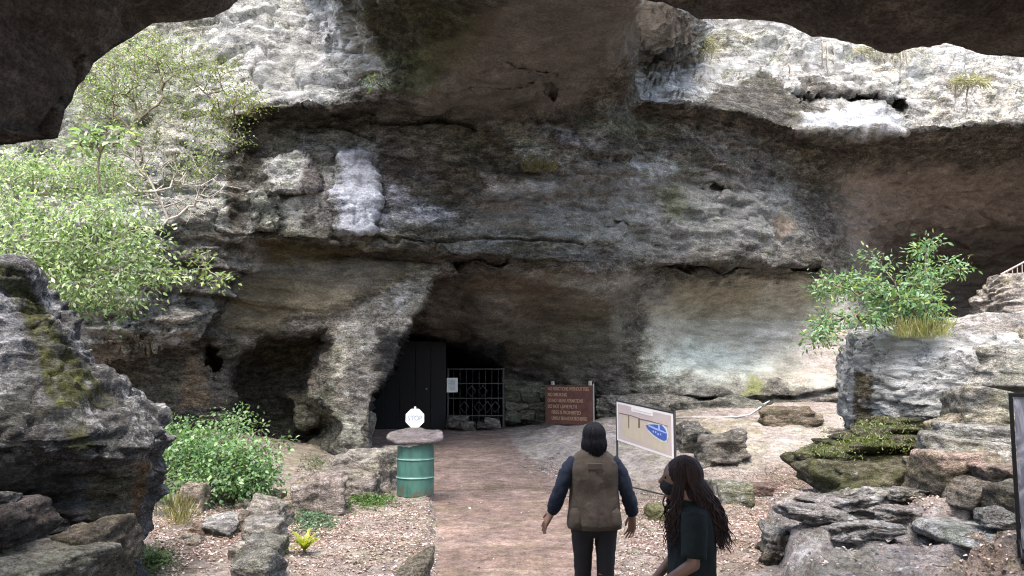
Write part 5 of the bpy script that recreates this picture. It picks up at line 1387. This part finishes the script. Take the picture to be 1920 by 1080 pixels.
for i, (s_, f_) in enumerate([('NO FUNCTIONS WITHOUT FEES', .93), ('NO SMOKING', .44), ('DO NOT BREAK FORMATIONS', .80), ('DO NOT LEAVE FILTH', .66), ('FIRES IS PROHIBITED', .66), ('UNRULY BEHAVIOUR PROHIBITED', .80)]):
    text_obj('lettering', s_, hB * .125, M['ochre'], rb, (.08 + (0.12 if i > 3 else 0), -.023, zt_ - hB * (.10 + .15 * i)), width=wB * f_ * .92, bold=.002)

# map board
TL, TR, BL, BR = at(1156, 752, 13.6), at(1265, 777, 11.6), at(1158, 825, 13.6), at(1265, 861, 11.6)
o0 = BL.copy(); ex = (BR - BL); wM = float(np.linalg.norm(ex[:2])); angm = math.atan2(ex[1], ex[0]); sl = float(ex[2] / wM)
mb_ = tag(empty('map_board', (BL[0], BL[1], BL[2]), angm), 'cream cave map board with a blue area in a thin black frame behind the walkers', 'information board')
hM = float((TL[2] - BL[2] + TR[2] - BR[2]) / 2)
def skew(m): # the board hangs with a slight fall to the right
    m.v = [(x, y, z + sl * x) for x, y, z in m.v]; return m
M['cream'] = plain('cream_print', (0.60, 0.53, 0.45), 0.55, var=0.05)
M['beige'] = plain('beige_print', (0.52, 0.44, 0.32), 0.6, var=0.06)
M['rosy'] = plain('rosy_print', (0.52, 0.43, 0.39), 0.6, var=0.06)
M['mapwhite'] = plain('white_border', (0.78, 0.74, 0.70), 0.5, var=0.04)
M['mapblue'] = plain('blue_print', (0.06, 0.11, 0.36), 0.5, var=0.25)
M['paleblue'] = plain('pale_blue_print', (0.35, 0.45, 0.70), 0.5, var=0.1)
M['brownline'] = plain('brown_print', (0.16, 0.12, 0.07), 0.6, var=0.1)
M['palemint'] = plain('pale_print', (0.56, 0.60, 0.50), 0.6, var=0.08)
skew(MB().box(wM / 2, 0, hM / 2, wM, .02, hM)).build('board', M['mapwhite'], mb_)
def flat(name, mat, pts, y=-.0125, th=.002):
    """flat printed shape on the board; pts as fractions of its width and height"""
    P_ = [(u * wM, y, v * hM + sl * u * wM) for u, v in pts] + [(u * wM, y + th, v * hM + sl * u * wM) for u, v in pts]
    n = len(pts)
    return MB().add(P_, [tuple(range(n)), tuple(range(2 * n - 1, n - 1, -1))] + [(i, i + n, (i + 1) % n + n, (i + 1) % n) for i in range(n)]).build(name, mat, mb_)
flat('print_field', M['rosy'], [(.03, .05), (.97, .05), (.97, .95), (.03, .95)])
flat('print_field', M['beige'], [(.12, .18), (.52, .12), (.55, .60), (.30, .66), (.12, .70)], -.0155)
flat('print_field', M['beige'], [(.58, .10), (.90, .10), (.90, .42), (.58, .46)], -.0155)
flat('title_box', M['mapwhite'], [(.30, .84), (.68, .84), (.68, .95), (.30, .95)], -.0185)
flat('title_line', M['cream'], [(.33, .88), (.65, .88), (.65, .90), (.33, .90)], -.0205)
flat('tunnel_line', M['brownline'], [(.05, .71), (.30, .72), (.48, .69), (.62, .70), (.92, .69), (.92, .705), (.62, .72), (.48, .712), (.30, .738), (.05, .728)], -.0185)
flat('tunnel_line', M['brownline'], [(.24, .40), (.255, .40), (.255, .725), (.24, .725)], -.0205)
flat('tunnel_line', M['brownline'], [(.425, .48), (.455, .48), (.45, .70), (.43, .70)], -.0205)
flat('lake_shore', M['palemint'], [(.58, .56), (.60, .46), (.70, .36), (.82, .30), (.90, .32), (.93, .46), (.90, .66), (.86, .70), (.60, .66)], -.0185)
flat('lake', M['mapblue'], [(.56, .58), (.60, .50), (.68, .42), (.78, .36), (.86, .34), (.90, .38), (.91, .52), (.88, .62), (.83, .69), (.70, .66), (.62, .63)], -.0205)
flat('lake_current', M['paleblue'], [(.60, .585), (.72, .55), (.86, .53), (.90, .52), (.90, .545), (.80, .575), (.79, .68), (.775, .68), (.77, .58), (.62, .615)], -.0225)
for u, v in ((.68, .47), (.72, .47), (.76, .44), (.80, .45)): flat('lake_mark', M['paleblue'], [(u, v), (u + .018, v), (u + .018, v + .04), (u, v + .04)], -.0225)
for x_ in (-.02, wM + .02):
    xw = BL[0] + math.cos(angm) * x_; yw = BL[1] + math.sin(angm) * x_
    MB().box(x_, .0, (gz(xw, yw) - BL[2] - .05 + hM + .06 + sl * x_) / 2, .028, .028, -(gz(xw, yw) - BL[2] - .05) + hM + .06 + sl * x_).build('post', M['dark_frame'], mb_)
skew(MB().box(wM / 2, 0, hM + .012, wM + .04, .026, .022)).build('frame_bar', M['dark_frame'], mb_)
q0, q1 = on_ground(1160, 908), on_ground(1240, 948)
MB().bar((0, .0, gz(BL[0], BL[1]) - BL[2] + .04), (wM, 0, gz(BR[0], BR[1]) - BL[2] + .10), .014, 6).build('frame_bar', M['dark_frame'], mb_)

# framed banner at the right edge
q = on_ground(1893, 1046)
zb_ = q[2]; Yb = float(q[1]); x0_ = float(at(1904, 900, Yb)[0]); hb_ = float(at(1904, 737, Yb)[2]) - zb_
bn = tag(empty('framed_banner', (x0_, Yb, zb_), math.radians(-28)), 'tall dark framed banner with a grey blue picture standing at the right edge', 'banner')
mt_, nt, b_ = new_mat('banner_print'); tc = N(nt, 'ShaderNodeTexCoord'); mpn = N(nt, 'ShaderNodeMapping'); mpn.inputs['Scale'].default_value = (3, 1, 1.2); nt.links.new(tc.outputs['Object'], mpn.inputs[0])
nz_ = noise_node(nt, 2.2, 5, 0.6, mpn.outputs[0], 1.5); cr_ = ramp(nt, nz_.outputs[0], [(0.36, (0.05, 0.055, 0.075)), (0.5, (0.16, 0.165, 0.21)), (0.64, (0.40, 0.41, 0.46))]); nt.links.new(cr_, b_.inputs['Base Color']); b_.inputs['Roughness'].default_value = 0.35
MB().box(.45, 0, hb_ / 2 + .03, .86, .012, hb_ - .08).build('print_panel', mt_, bn)
for x_ in (.0, .90): MB().box(x_, 0, hb_ / 2, .03, .03, hb_).build('upright', M['black_steel'], bn)
for z_ in (.06, hb_ - .015): MB().box(.45, 0, z_, .87, .028, .03).build('frame_bar', M['black_steel'], bn)
for x_ in (.0, .90):
    V_, F_ = tube([(x_, .22 * math.cos(t), .14 * math.sin(t)) for t in np.linspace(0, PI, 12)], .012, 8)
    MB().add(V_, F_).build('foot', M['black_steel'], bn, smooth=True)

# railing on the outcrop at the top right
ra = at(1878, 520, 15.0)
rl_ = tag(empty('railing', ra), 'short rusty metal railing on the outcrop at the right edge', 'railing')
M['rail'] = plain('faded_rail', (0.26, 0.22, 0.20), 0.7, 0.2, var=0.3)
def rel(px, py, Y=15.0): return at(px, py, Y) - ra
MB().bar(rel(1876, 515), rel(1960, 470), .018, 8).build('handrail', M['rail'], rl_)
MB().bar(rel(1886, 526), rel(1960, 500), .012, 8).build('lower_rail', M['rail'], rl_)
for k in range(9):
    x_ = 1880 + k * 9; MB().bar(rel(x_, 513 - (x_ - 1876) * .53), rel(x_ + 1, 528 - (x_ - 1880) * .36 + 3), .010, 6).build('baluster', M['rail'], rl_)

# hose along the foot of the right wall
pp = []
for (x_, y_) in [(1262, 786), (1300, 785), (1345, 785), (1382, 784), (1405, 780), (1420, 770), (1432, 760), (1446, 752), (1465, 749), (1500, 748), (1560, 745), (1610, 742)]:
    q = on_ground(x_, y_); pp.append(q + [0, 0, .03])
pp = np.array(pp); tq_ = np.linspace(0, len(pp) - 1, 60); pp = np.stack([np.interp(tq_, range(len(pp)), pp[:, k]) for k in range(3)], 1)
V_, F_ = tube(pp - pp[0], .022, 8)
M['hose'] = plain('pale_hose', (0.38, 0.35, 0.32), 0.6)
tag(link('hose', raw_mesh('hose', np.array([v[:] for v in V_]), F_, M['hose']), None, pp[0]), 'thin pale hose lying along the rock floor by the right wall', 'hose')
# ------------------------------------------------------------------ people
M['skin'] = plain('skin', (0.24, 0.135, 0.095), 0.5, var=0.08, spec=0.4)
def union(name, shapes, mat, parent, vox=0.006, smooth_it=4):
    """one continuous surface grown from tapered capsules: (a, b, ra, rb[, squash])"""
    import bmesh
    V0, F0 = ICO[3]
    mV, mF = [], []; off_ = 0
    for sh in shapes:
        a, b, ra, rb_ = np.array(sh[0], float), np.array(sh[1], float), sh[2], sh[3]
        sq = np.array(sh[4], float) if len(sh) > 4 else np.ones(3)
        n = max(2, int(np.linalg.norm(b - a) / (min(ra, rb_) * 0.45)) + 1)
        d = b - a; L = np.linalg.norm(d)
        if L < 1e-6:
            mV.append(a + V0 * ra * sq); mF.append(F0 + off_); off_ += len(V0); continue
        d = d / L
        # capsule: sphere stretched between the ends
        t = V0 @ d
        k = (t > 0)[:, None]
        Vc = np.where(k, b + V0 * rb_ * sq, a + V0 * ra * sq)
        mV.append(Vc); mF.append(F0 + off_); off_ += len(V0)
    me = raw_mesh(name, np.concatenate(mV), np.concatenate(mF), mat)
    o = link(name, me, parent)
    r_ = o.modifiers.new('remesh', 'REMESH'); r_.mode = 'VOXEL'; r_.voxel_size = vox; r_.use_smooth_shade = True
    s_ = o.modifiers.new('smooth', 'SMOOTH'); s_.iterations = smooth_it; s_.factor = 0.5
    return o

def loft(name, rings, mat, parent, n=48, ex=2.3, fold=0.0, seed=1, fs=(9, 9, 3), open_end=False, sub=6, shear=None):
    """rings: (centre xyz, rx, ry) from bottom to top"""
    rings = [(np.array(c, float), rx, ry) for c, rx, ry in rings]
    m = (len(rings) - 1) * sub + 1; t = np.linspace(0, len(rings) - 1, m)
    cs = np.array([r_[0] for r_ in rings]); rx = np.array([r_[1] for r_ in rings]); ry = np.array([r_[2] for r_ in rings]); k = np.arange(len(rings))
    def ci(v):
        v = np.interp(t, k, v); ker = np.array([1, 2, 3, 2, 1.]) / 9; w = np.convolve(np.pad(v, 2, mode='edge'), ker, 'valid'); w[0], w[-1] = v[0], v[-1]; return w
    cx, cy, cz = ci(cs[:, 0]), ci(cs[:, 1]), ci(cs[:, 2]); rx, ry = ci(rx), ci(ry)
    a = np.linspace(0, 2 * PI, n, endpoint=False); c, s = np.cos(a), np.sin(a)
    q = (np.abs(c) ** ex + np.abs(s) ** ex) ** (-1 / ex)
    G_ = np.stack([cx[:, None] + rx[:, None] * (c * q)[None], cy[:, None] + ry[:, None] * (s * q)[None], cz[:, None] + 0 * a[None]], -1)
    if fold:
        nv = np.stack([c, s, 0 * c], -1)[None]
        d = fbm(G_ * np.array(fs), 3, seed, ridged=True) * fold + noise(G_ * 4.0, seed + 4) * fold * .8
        G_ = G_ + nv * d[..., None]
    V_ = G_.reshape(-1, 3); F_ = [tuple(int(i) for i in f) for f in grid_faces(m, n, True)]
    V_ = np.concatenate([V_, [G_[0].mean(0), G_[-1].mean(0)]]); i0, i1 = len(V_) - 2, len(V_) - 1
    if not open_end:
        F_ += [(i0, (i + 1) % n, i) for i in range(n)]
    F_ += [(i1, (m - 1) * n + i, (m - 1) * n + (i + 1) % n) for i in range(n)]
    return link(name, raw_mesh(name, V_, F_, mat), parent)

def sleeve(name, pts, rad, mat, parent, fold=.006, seed=1, n=22):
    pts = np.array(pts, float); k = np.arange(len(pts)); t = np.linspace(0, len(pts) - 1, (len(pts) - 1) * 8 + 1)
    P_ = np.stack([np.interp(t, k, pts[:, j]) for j in range(3)], 1)
    for j in range(3):
        w = np.convolve(np.pad(P_[:, j], 3, mode='edge'), np.ones(7) / 7, 'valid'); w[0], w[-1] = P_[0, j], P_[-1, j]; P_[:, j] = w
    r_ = np.interp(t, k, rad)
    V_, F_ = tube(P_, list(r_), n)
    V_ = np.array([v[:] for v in V_]); cen = np.repeat(P_, n, 0); nv = (V_ - cen); nv /= np.linalg.norm(nv, axis=1, keepdims=True)
    V_ = V_ + nv * (fbm(V_ * np.array([12, 12, 30]), 3, seed, ridged=True) * fold)[:, None]
    return link(name, raw_mesh(name, V_, F_, mat), parent)

def hand_shapes(w, d, side, spread=0.25, thumb_dir=(0, 1, 0), curl=0.3, sc_=1.0, back=(0, -1, 0)):
    """palm, four unequal fingers and a side thumb, from wrist w along d"""
    w = np.array(w, float); d = np.array(d, float); d /= np.linalg.norm(d)
    th = np.array(thumb_dir, float); th -= d * (th @ d); th /= np.linalg.norm(th)
    nb = np.cross(d, th)
    S = []
    for k, u in enumerate((-1.0, -.33, .33, 1.0)):       # little .. index
        k0 = w + th * u * .018 * sc_; k1 = w + d * .085 * sc_ + th * u * .030 * sc_
        S.append((k0, k1, .015 * sc_, .0125 * sc_))
        fd = d + th * u * spread; fd /= np.linalg.norm(fd)
        Ln = (.062, .076, .082, .074)[k] * sc_
        a = k1; rr = .0088 * sc_
        for j, (q, cu) in enumerate(((.45, curl), (.32, curl * 1.7), (.23, curl * 2.3))):
            dd = fd * math.cos(cu) + nb * side * math.sin(cu); b = a + dd * Ln * q
            S.append((a, b, rr, rr * .9)); a = b; rr *= .9
    a = w + d * .02 * sc_ + th * .022 * sc_
    b = a + (d * .6 + th * .8) * .045 * sc_; c = b + (d * .85 + th * .45) * .032 * sc_; e = c + (d * .95 + th * .2) * .024 * sc_
    S += [(a, b, .013 * sc_, .0105 * sc_), (b, c, .0105 * sc_, .0095 * sc_), (c, e, .0095 * sc_, .008 * sc_)]
    return S

def strands(name, roots, ends, wave, rad, mat, parent, seed, seg=14, fq=3.0, n=5, bulge=None):
    rg = np.random.default_rng(seed); V_ = []; F_ = []
    for r0, e0 in zip(roots, ends):
        r0, e0 = np.array(r0), np.array(e0); ph = rg.uniform(0, 6.28, 2); am = wave * rg.uniform(.5, 1.3); f_ = fq * rg.uniform(.8, 1.2)
        pts = []
        for k in range(seg + 1):
            t = k / seg
            p_ = r0 + (e0 - r0) * t
            if bulge is not None: p_ = p_ + np.array(bulge(t, r0, e0))
            g_ = t ** .7
            p_ = p_ + np.array([math.sin(f_ * 6.28 * t + ph[0]) * am * g_, math.cos(f_ * 6.28 * t + ph[1]) * am * g_, 0])
            pts.append(p_)
        rr = [rad * (0.75 + .5 * math.sin(PI * min(1, .15 + k / seg * .85))) * (1 - .75 * (k / seg) ** 4) for k in range(seg + 1)]
        a, b = tube(pts, rr, n); off_ = len(V_)
        V_ += [v[:] for v in a]; F_ += [tuple(i + off_ for i in f) for f in b]
    return link(name, raw_mesh(name, np.array(V_), F_, mat), parent)

M['vest'] = plain('olive_brown_vest', (0.075, 0.058, 0.043), 0.9, var=0.3, scale=5, bump=0.9, bscale=9)
M['vest_seam'] = plain('vest_seam', (0.085, 0.066, 0.05), 0.85)
M['navy'] = plain('navy_sleeve', (0.010, 0.015, 0.030), 0.85, var=0.3, bump=0.8, bscale=12)
M['trousers'] = plain('black_trousers', (0.016, 0.014, 0.015), 0.8, var=0.2, bump=0.2)
M['shoe'] = plain('dark_shoe', (0.03, 0.028, 0.026), 0.5)
M['tee'] = plain('dark_green_tee', (0.009, 0.014, 0.014), 0.9, var=0.3, bump=0.8, bscale=9)
M['mask'] = plain('black_mask', (0.012, 0.012, 0.013), 0.8)
def hair_mat(name, col, rough=0.45):
    m, nt, b = new_mat(name); tc_ = N(nt, 'ShaderNodeTexCoord'); mp_ = N(nt, 'ShaderNodeMapping'); mp_.inputs['Scale'].default_value = (60, 60, 5); nt.links.new(tc_.outputs['Object'], mp_.inputs[0])
    nn_ = noise_node(nt, 1.0, 4, .6, mp_.outputs[0]); nt.links.new(mixc(nt, 1.0, col, ramp(nt, nn_.outputs[0], [(.3, .45), (.7, 1.7)]), 'MULTIPLY'), b.inputs['Base Color'])
    b.inputs['Roughness'].default_value = .62; b.inputs['Specular IOR Level'].default_value = .18; bp_ = N(nt, 'ShaderNodeBump'); bp_.inputs['Strength'].default_value = .6; bp_.inputs['Distance'].default_value = .01
    nt.links.new(nn_.outputs[0], bp_.inputs['Height']); nt.links.new(bp_.outputs[0], b.inputs['Normal']); return m
M['hair_black'] = hair_mat('black_hair', (0.008, 0.008, 0.010)); M['hair_brown'] = hair_mat('dark_brown_hair', (0.035, 0.020, 0.018))

def head_shapes(c, fwd=(0, 1, 0), sc_=1.0):
    c = np.array(c, float); f = np.array(fwd, float); u = np.array((0, 0, 1.0)); r_ = np.cross(f, u)
    S = [(c + u * .02, c + u * .02, .088 * sc_, .088 * sc_, (.88, 1.08, 1.05)), (c + f * .035 - u * .045, c + f * .035 - u * .045, .062 * sc_, .062, (.92, .95, 1.0)),
         (c + f * .062 - u * .082, c + f * .062 - u * .082, .028, .028), (c + f * .095 + u * .012, c + f * .112 - u * .016, .009, .013), (c + f * .092 - u * .048, c + f * .092 - u * .048, .016, .016, (1.6, .6, .6))]
    for s in (-1, 1):
        S += [(c + r_ * s * .079 + u * .014, c + r_ * s * .080 - u * .018, .016, .011, (.55, 1, 1.2)), (c + f * .083 + r_ * s * .032 + u * .028, c + f * .083 + r_ * s * .032 + u * .028, .012, .012, (1.5, .6, .5))]
    return S

# first walker, seen from behind
Yp = 6.35; x_c = float(at(1113, 900, Yp)[0]); z_g = gz(x_c, Yp)
p1 = tag(empty('person', (x_c, Yp, z_g)), 'person seen from behind with black bobbed hair, brown vest over navy sleeves and black trousers', 'person', None)
hd = (0.008, .02, 1.555)
S = head_shapes(hd) + [((0.005, -.01, 1.40), (0.008, .01, 1.50), .052, .050),
     ((-.0, 0, 1.16), (0, 0, 1.34), .12, .13, (1.15, .72, 1)), ((0, 0, .95), (0, 0, 1.12), .135, .118, (1.1, .8, 1)),
     ((-.13, -.005, 1.365), (.13, -.005, 1.365), .045, .045), ((-.05, 0, .90), (.05, 0, .90), .12, .12, (1.05, .9, 1)),
     ((-.165, 0, 1.34), (-.255, -.03, 1.15), .040, .036), ((-.255, -.03, 1.15), (-.315, .05, .985), .037, .025),
     ((.165, 0, 1.34), (.245, -.02, 1.14), .040, .036), ((.245, -.02, 1.14), (.300, .03, .965), .037, .025),
     ((-.085, 0, .88), (-.085, .03, .48), .082, .056), ((-.085, .03, .48), (-.09, -.05, .09), .054, .036), ((-.09, -.05, .06), (-.095, .10, .04), .040, .032),
     ((.085, 0, .88), (.080, -.02, .48), .082, .056), ((.080, -.02, .48), (.080, .02, .09), .054, .036), ((.080, .0, .06), (.085, .15, .04), .040, .032)]
S += hand_shapes((-.320, .055, .972), (-.50, .25, -.85), 1, .42, (-.2, .9, .2), .15, 1.15)
S += hand_shapes((.303, .032, .952), (-.02, .12, -1.0), -1, .22, (-.4, .8, 0), .35, 1.12)
union('body', S, M['skin'], p1, .0065)
loft('vest', [((0, 0, .865), .192, .130), ((0, 0, .90), .198, .140), ((0, -.005, 1.0), .186, .124), ((0, 0, 1.12), .178, .120), ((0, 0, 1.24), .186, .130), ((0, 0, 1.32), .186, .122), ((0, 0, 1.37), .176, .104), ((0, .005, 1.405), .152, .092), ((.0, .01, 1.438), .115, .080), ((.0, .01, 1.462), .072, .066), ((.0, .01, 1.475), .056, .056)], M['vest'], p1, 110, 2.3, .020, 5, (6.5, 6.5, 1.7), sub=10)
MB().box(0, -.126, 1.345, .11, .008, .05, bev=.004).build('yoke_label', M['vest_seam'], p1)
m = MB()
for k in range(24):
    a0_, a1_ = 2 * PI * k / 24, 2 * PI * (k + 1) / 24
    m.bar((.198 * math.cos(a0_), .130 * math.sin(a0_), .882), (.198 * math.cos(a1_), .130 * math.sin(a1_), .882), .006, 5)
m.build('hem_seam', M['vest_seam'], p1)
for s_ in (-1, 1):
    loft('pocket', [((s_ * .150, -.062, .885), .048, .072), ((s_ * .152, -.064, .92), .052, .076), ((s_ * .148, -.060, 1.0), .045, .066), ((s_ * .142, -.055, 1.03), .030, .050)], M['vest'], p1, 30, 2.6, .008, 40 + s_)
sleeve('sleeve', [(-.130, 0, 1.372), (-.202, -.012, 1.30), (-.262, -.03, 1.15), (-.292, .01, 1.06), (-.314, .045, .995)], [.058, .056, .048, .050, .041], M['navy'], p1, .014, 3)
sleeve('sleeve', [(.130, 0, 1.372), (.198, -.01, 1.30), (.252, -.02, 1.15), (.280, .005, 1.06), (.302, .03, .972)], [.058, .055, .048, .049, .040], M['navy'], p1, .014, 4)
for s_, c_ in (((-.307, .036, 1.012), (-.318, .053, .985)), ((.297, .025, .992), (.303, .033, .962))) if False else ():
    pass
sleeve('cuff', [(-.306, .034, 1.016), (-.322, .056, .975)], [.046, .040], M['navy'], p1, .003, 6)
sleeve('cuff', [(.296, .024, .998), (.304, .033, .955)], [.044, .038], M['navy'], p1, .003, 7)
for nm, xx_, kx, ky, fx in (('trouser_leg', -.088, -.088, .03, -.05), ('trouser_leg', .088, .082, -.02, .0)):
    sleeve(nm, [(xx_, 0, .94), (xx_, 0, .82), (xx_ * .98, ky * .5, .66), (kx, ky, .48), (kx, ky * .2 + fx * .4, .30), (kx, fx, .07)], [.098, .086, .070, .060, .060, .058], M['trousers'], p1, .006, 8)
loft('trouser_seat', [((0, 0, .80), .10, .07), ((0, 0, .86), .175, .118), ((0, 0, .93), .178, .120), ((0, 0, .99), .165, .11)], M['trousers'], p1, 40)
for x_, y_ in ((-.093, .03), (.083, .08)):
    o = link('shoe', None, p1) if False else union('shoe', [((x_, y_ - .09, .045), (x_, y_ + .12, .04), .048, .042, (.95, 1, .85))], M['shoe'], p1, .008)
# bob of black hair
union('hair', [((hd[0], hd[1] - .012, hd[2] + .022), (hd[0], hd[1] - .012, hd[2] + .022), .090, .090, (.94, 1.04, 1.03)), ((hd[0], hd[1] - .035, hd[2]), (hd[0], hd[1] - .045, hd[2] - .075), .072, .062, (1.08, .75, 1))], M['hair_black'], p1, .005, 3)
def combed(name, c, R3, az, ends, wave, rad, mat, parent, seed, seg=20, fq=2.5, part=0.0):
    """locks that start at the parting, follow the skull and fall to their end"""
    rg = np.random.default_rng(seed); V_ = []; F_ = []; c = np.array(c)
    for a, e in zip(az, ends):
        ph = rg.uniform(0, 6.28, 2); am = wave * rg.uniform(.5, 1.3); f_ = fq * rg.uniform(.85, 1.15); k_ = rg.uniform(.985, 1.04)
        e = np.array(e, float); sk = []
        for t in np.linspace(rg.uniform(0.02, .35), 1.0, 8):
            th = t * PI * .56
            sk.append(c + np.array([R3[0] * math.sin(th) * math.cos(a), R3[1] * math.sin(th) * math.sin(a) , R3[2] * math.cos(th)]) * k_)
        last = sk[-1]; pts = list(sk)
        for j in range(1, seg + 1):
            t = j / seg; p_ = last + (e - last) * t
            p_ = p_ + np.array([math.cos(a), math.sin(a), 0]) * .012 * math.sin(PI * t)
            g_ = min(1, t * 1.6)
            p_ = p_ + np.array([math.sin(f_ * 6.28 * t + ph[0]) - math.sin(ph[0]), math.cos(f_ * 6.28 * t + ph[1]) - math.cos(ph[1]), 0]) * am * g_
            pts.append(p_)
        m_ = len(pts); rr = [rad * (1.0 if k < m_ * .6 else 1.0 - .8 * ((k - m_ * .6) / (m_ * .4)) ** 1.5) for k in range(m_)]
        A, B_ = tube(pts, rr, 5); off_ = len(V_)
        V_ += [v[:] for v in A]; F_ += [tuple(i + off_ for i in f) for f in B_]
    return link(name, raw_mesh(name, np.array(V_), F_, mat), parent)
rg = np.random.default_rng(2)
az = rg.uniform(-PI * 1.12, PI * .12, 260)
combed('hair', (hd[0], hd[1] - .012, hd[2] + .018), (.085, .094, .096), az, [(hd[0] + .080 * math.cos(a) * rg.uniform(.85, 1.02), hd[1] - .02 + .080 * math.sin(a) * rg.uniform(.85, 1.02), 1.435 + rg.uniform(-.035, .025)) for a in az], .0035, .0055, M['hair_black'], p1, 3, 8, 1.2)

# second walker, nearer, turned to the left
Yp = 4.55; x_c = float(at(1296, 980, Yp)[0]); z_g = gz(x_c, Yp)
p2 = tag(empty('person', (x_c, Yp, z_g), math.radians(84)), 'nearer person in a dark T-shirt and black face mask with very long wavy brown hair', 'person', None)
hd = (0.0, .055, 1.485)
S = head_shapes(hd) + [((0, -.005, 1.33), (0, .035, 1.43), .048, .050), ((0, 0, 1.10), (0, 0, 1.27), .115, .125, (1.1, .75, 1)), ((0, 0, .92), (0, 0, 1.08), .13, .112, (1.1, .8, 1)),
     ((-.115, 0, 1.285), (.115, 0, 1.285), .042, .042), ((-.05, 0, .86), (.05, 0, .86), .115, .115, (1.05, .9, 1)),
     ((-.155, 0, 1.26), (-.200, .015, 1.07), .038, .034), ((-.200, .015, 1.07), (-.185, .20, .945), .036, .024),
     ((.155, 0, 1.26), (.205, .03, 1.07), .038, .034), ((.205, .03, 1.07), (.165, .19, .90), .036, .024),
     ((-.085, 0, .84), (-.085, .06, .46), .08, .054), ((-.085, .06, .46), (-.085, .0, .08), .052, .034), ((-.085, .0, .055), (-.09, .14, .038), .038, .03),
     ((.085, 0, .84), (.085, -.04, .46), .08, .054), ((.085, -.04, .46), (.085, -.14, .08), .052, .034), ((.085, -.14, .055), (.09, .0, .038), .038, .03)]
S += hand_shapes((-.184, .205, .940), (.15, .75, -.55), -1, .15, (.8, .2, .6), .4, .95) + hand_shapes((.163, .195, .893), (-.1, .7, -.65), 1, .15, (-.8, .2, .6), .4, .95)
union('body', S, M['skin'], p2, .0065)
union('face_mask', [((0, hd[1] + .052, hd[2] - .045), (0, hd[1] + .052, hd[2] - .045), .064, .064, (.93, .88, .78)), ((0, hd[1] + .075, hd[2] - .035), (0, hd[1] + .085, hd[2] - .04), .038, .03)], M['mask'], p2, .005)
MB().bar((-.078, hd[1] + .01, hd[2] - .01), (-.055, hd[1] + .07, hd[2] - .03), .003, 5).build('mask_strap', M['mask'], p2)
for s_ in (-1, 1): union('eye', [((s_ * .031, hd[1] + .082, hd[2] + .012), (s_ * .031, hd[1] + .082, hd[2] + .012), .0085, .0085)], M['hair_black'], p2, .003, 1)
loft('t_shirt', [((0, 0, .74), .190, .135), ((0, 0, .84), .186, .132), ((0, 0, .96), .172, .122), ((0, 0, 1.08), .168, .120), ((0, 0, 1.20), .178, .122), ((0, 0, 1.28), .180, .108), ((0, 0, 1.325), .164, .090), ((0, .005, 1.355), .118, .072), ((0, .01, 1.378), .062, .058)], M['tee'], p2, 100, 2.3, .016, 15, (9, 9, 3), sub=9)
sleeve('sleeve', [(-.135, 0, 1.315), (-.172, .003, 1.24), (-.196, .012, 1.10)], [.066, .068, .064], M['tee'], p2, .005, 11)
sleeve('sleeve', [(.135, 0, 1.315), (.172, .005, 1.24), (.200, .025, 1.10)], [.066, .068, .064], M['tee'], p2, .005, 12)
for sx_, kx, ky, fy in ((-.088, -.086, .06, .0), (.088, .086, -.04, -.14)):
    sleeve('trouser_leg', [(sx_, 0, .90), (sx_, 0, .78), (sx_, ky * .5, .62), (kx, ky, .46), (kx, (ky + fy) / 2, .26), (kx, fy, .06)], [.105, .10, .086, .068, .064, .06], M['trousers'], p2, .006, 9)
for x_, y_ in ((-.088, .06), (.088, -.08)): union('shoe', [((x_, y_ - .09, .045), (x_, y_ + .12, .04), .046, .04, (.95, 1, .85))], M['shoe'], p2, .008)
union('hair', [((0, hd[1] - .018, hd[2] + .030), (0, hd[1] - .018, hd[2] + .030), .101, .101, (.93, 1.02, .96)), ((0, hd[1] - .05, hd[2] - .01), (0, hd[1] - .085, hd[2] - .15), .075, .060, (1.1, .7, 1)), ((0, hd[1] - .085, hd[2] - .15), (0, -.135, 1.22), .060, .035, (1.5, .6, 1))], M['hair_brown'], p2, .005, 3)
rg = np.random.default_rng(9)
az = np.concatenate([rg.uniform(-PI * .98, -PI * .02, 300), rg.uniform(-PI * 1.2, -PI * 1.0, 30), rg.uniform(0, PI * .2, 30)])
en_ = []
for k, a in enumerate(az):
    if k < 300: en_.append((.098 * math.cos(a) + rg.normal(0, .012), -.138 + .035 * math.sin(a) + rg.normal(0, .022), rg.uniform(1.10, 1.26)))
    else: en_.append((math.copysign(.105, math.cos(a)) + rg.normal(0, .012), hd[1] + .06 + rg.normal(0, .022), rg.uniform(1.10, 1.24)))
combed('hair', (0, hd[1] - .018, hd[2] + .026), (.094, .104, .100), az, en_, .0125, .0046, M['hair_brown'], p2, 4, 26, 2.6)
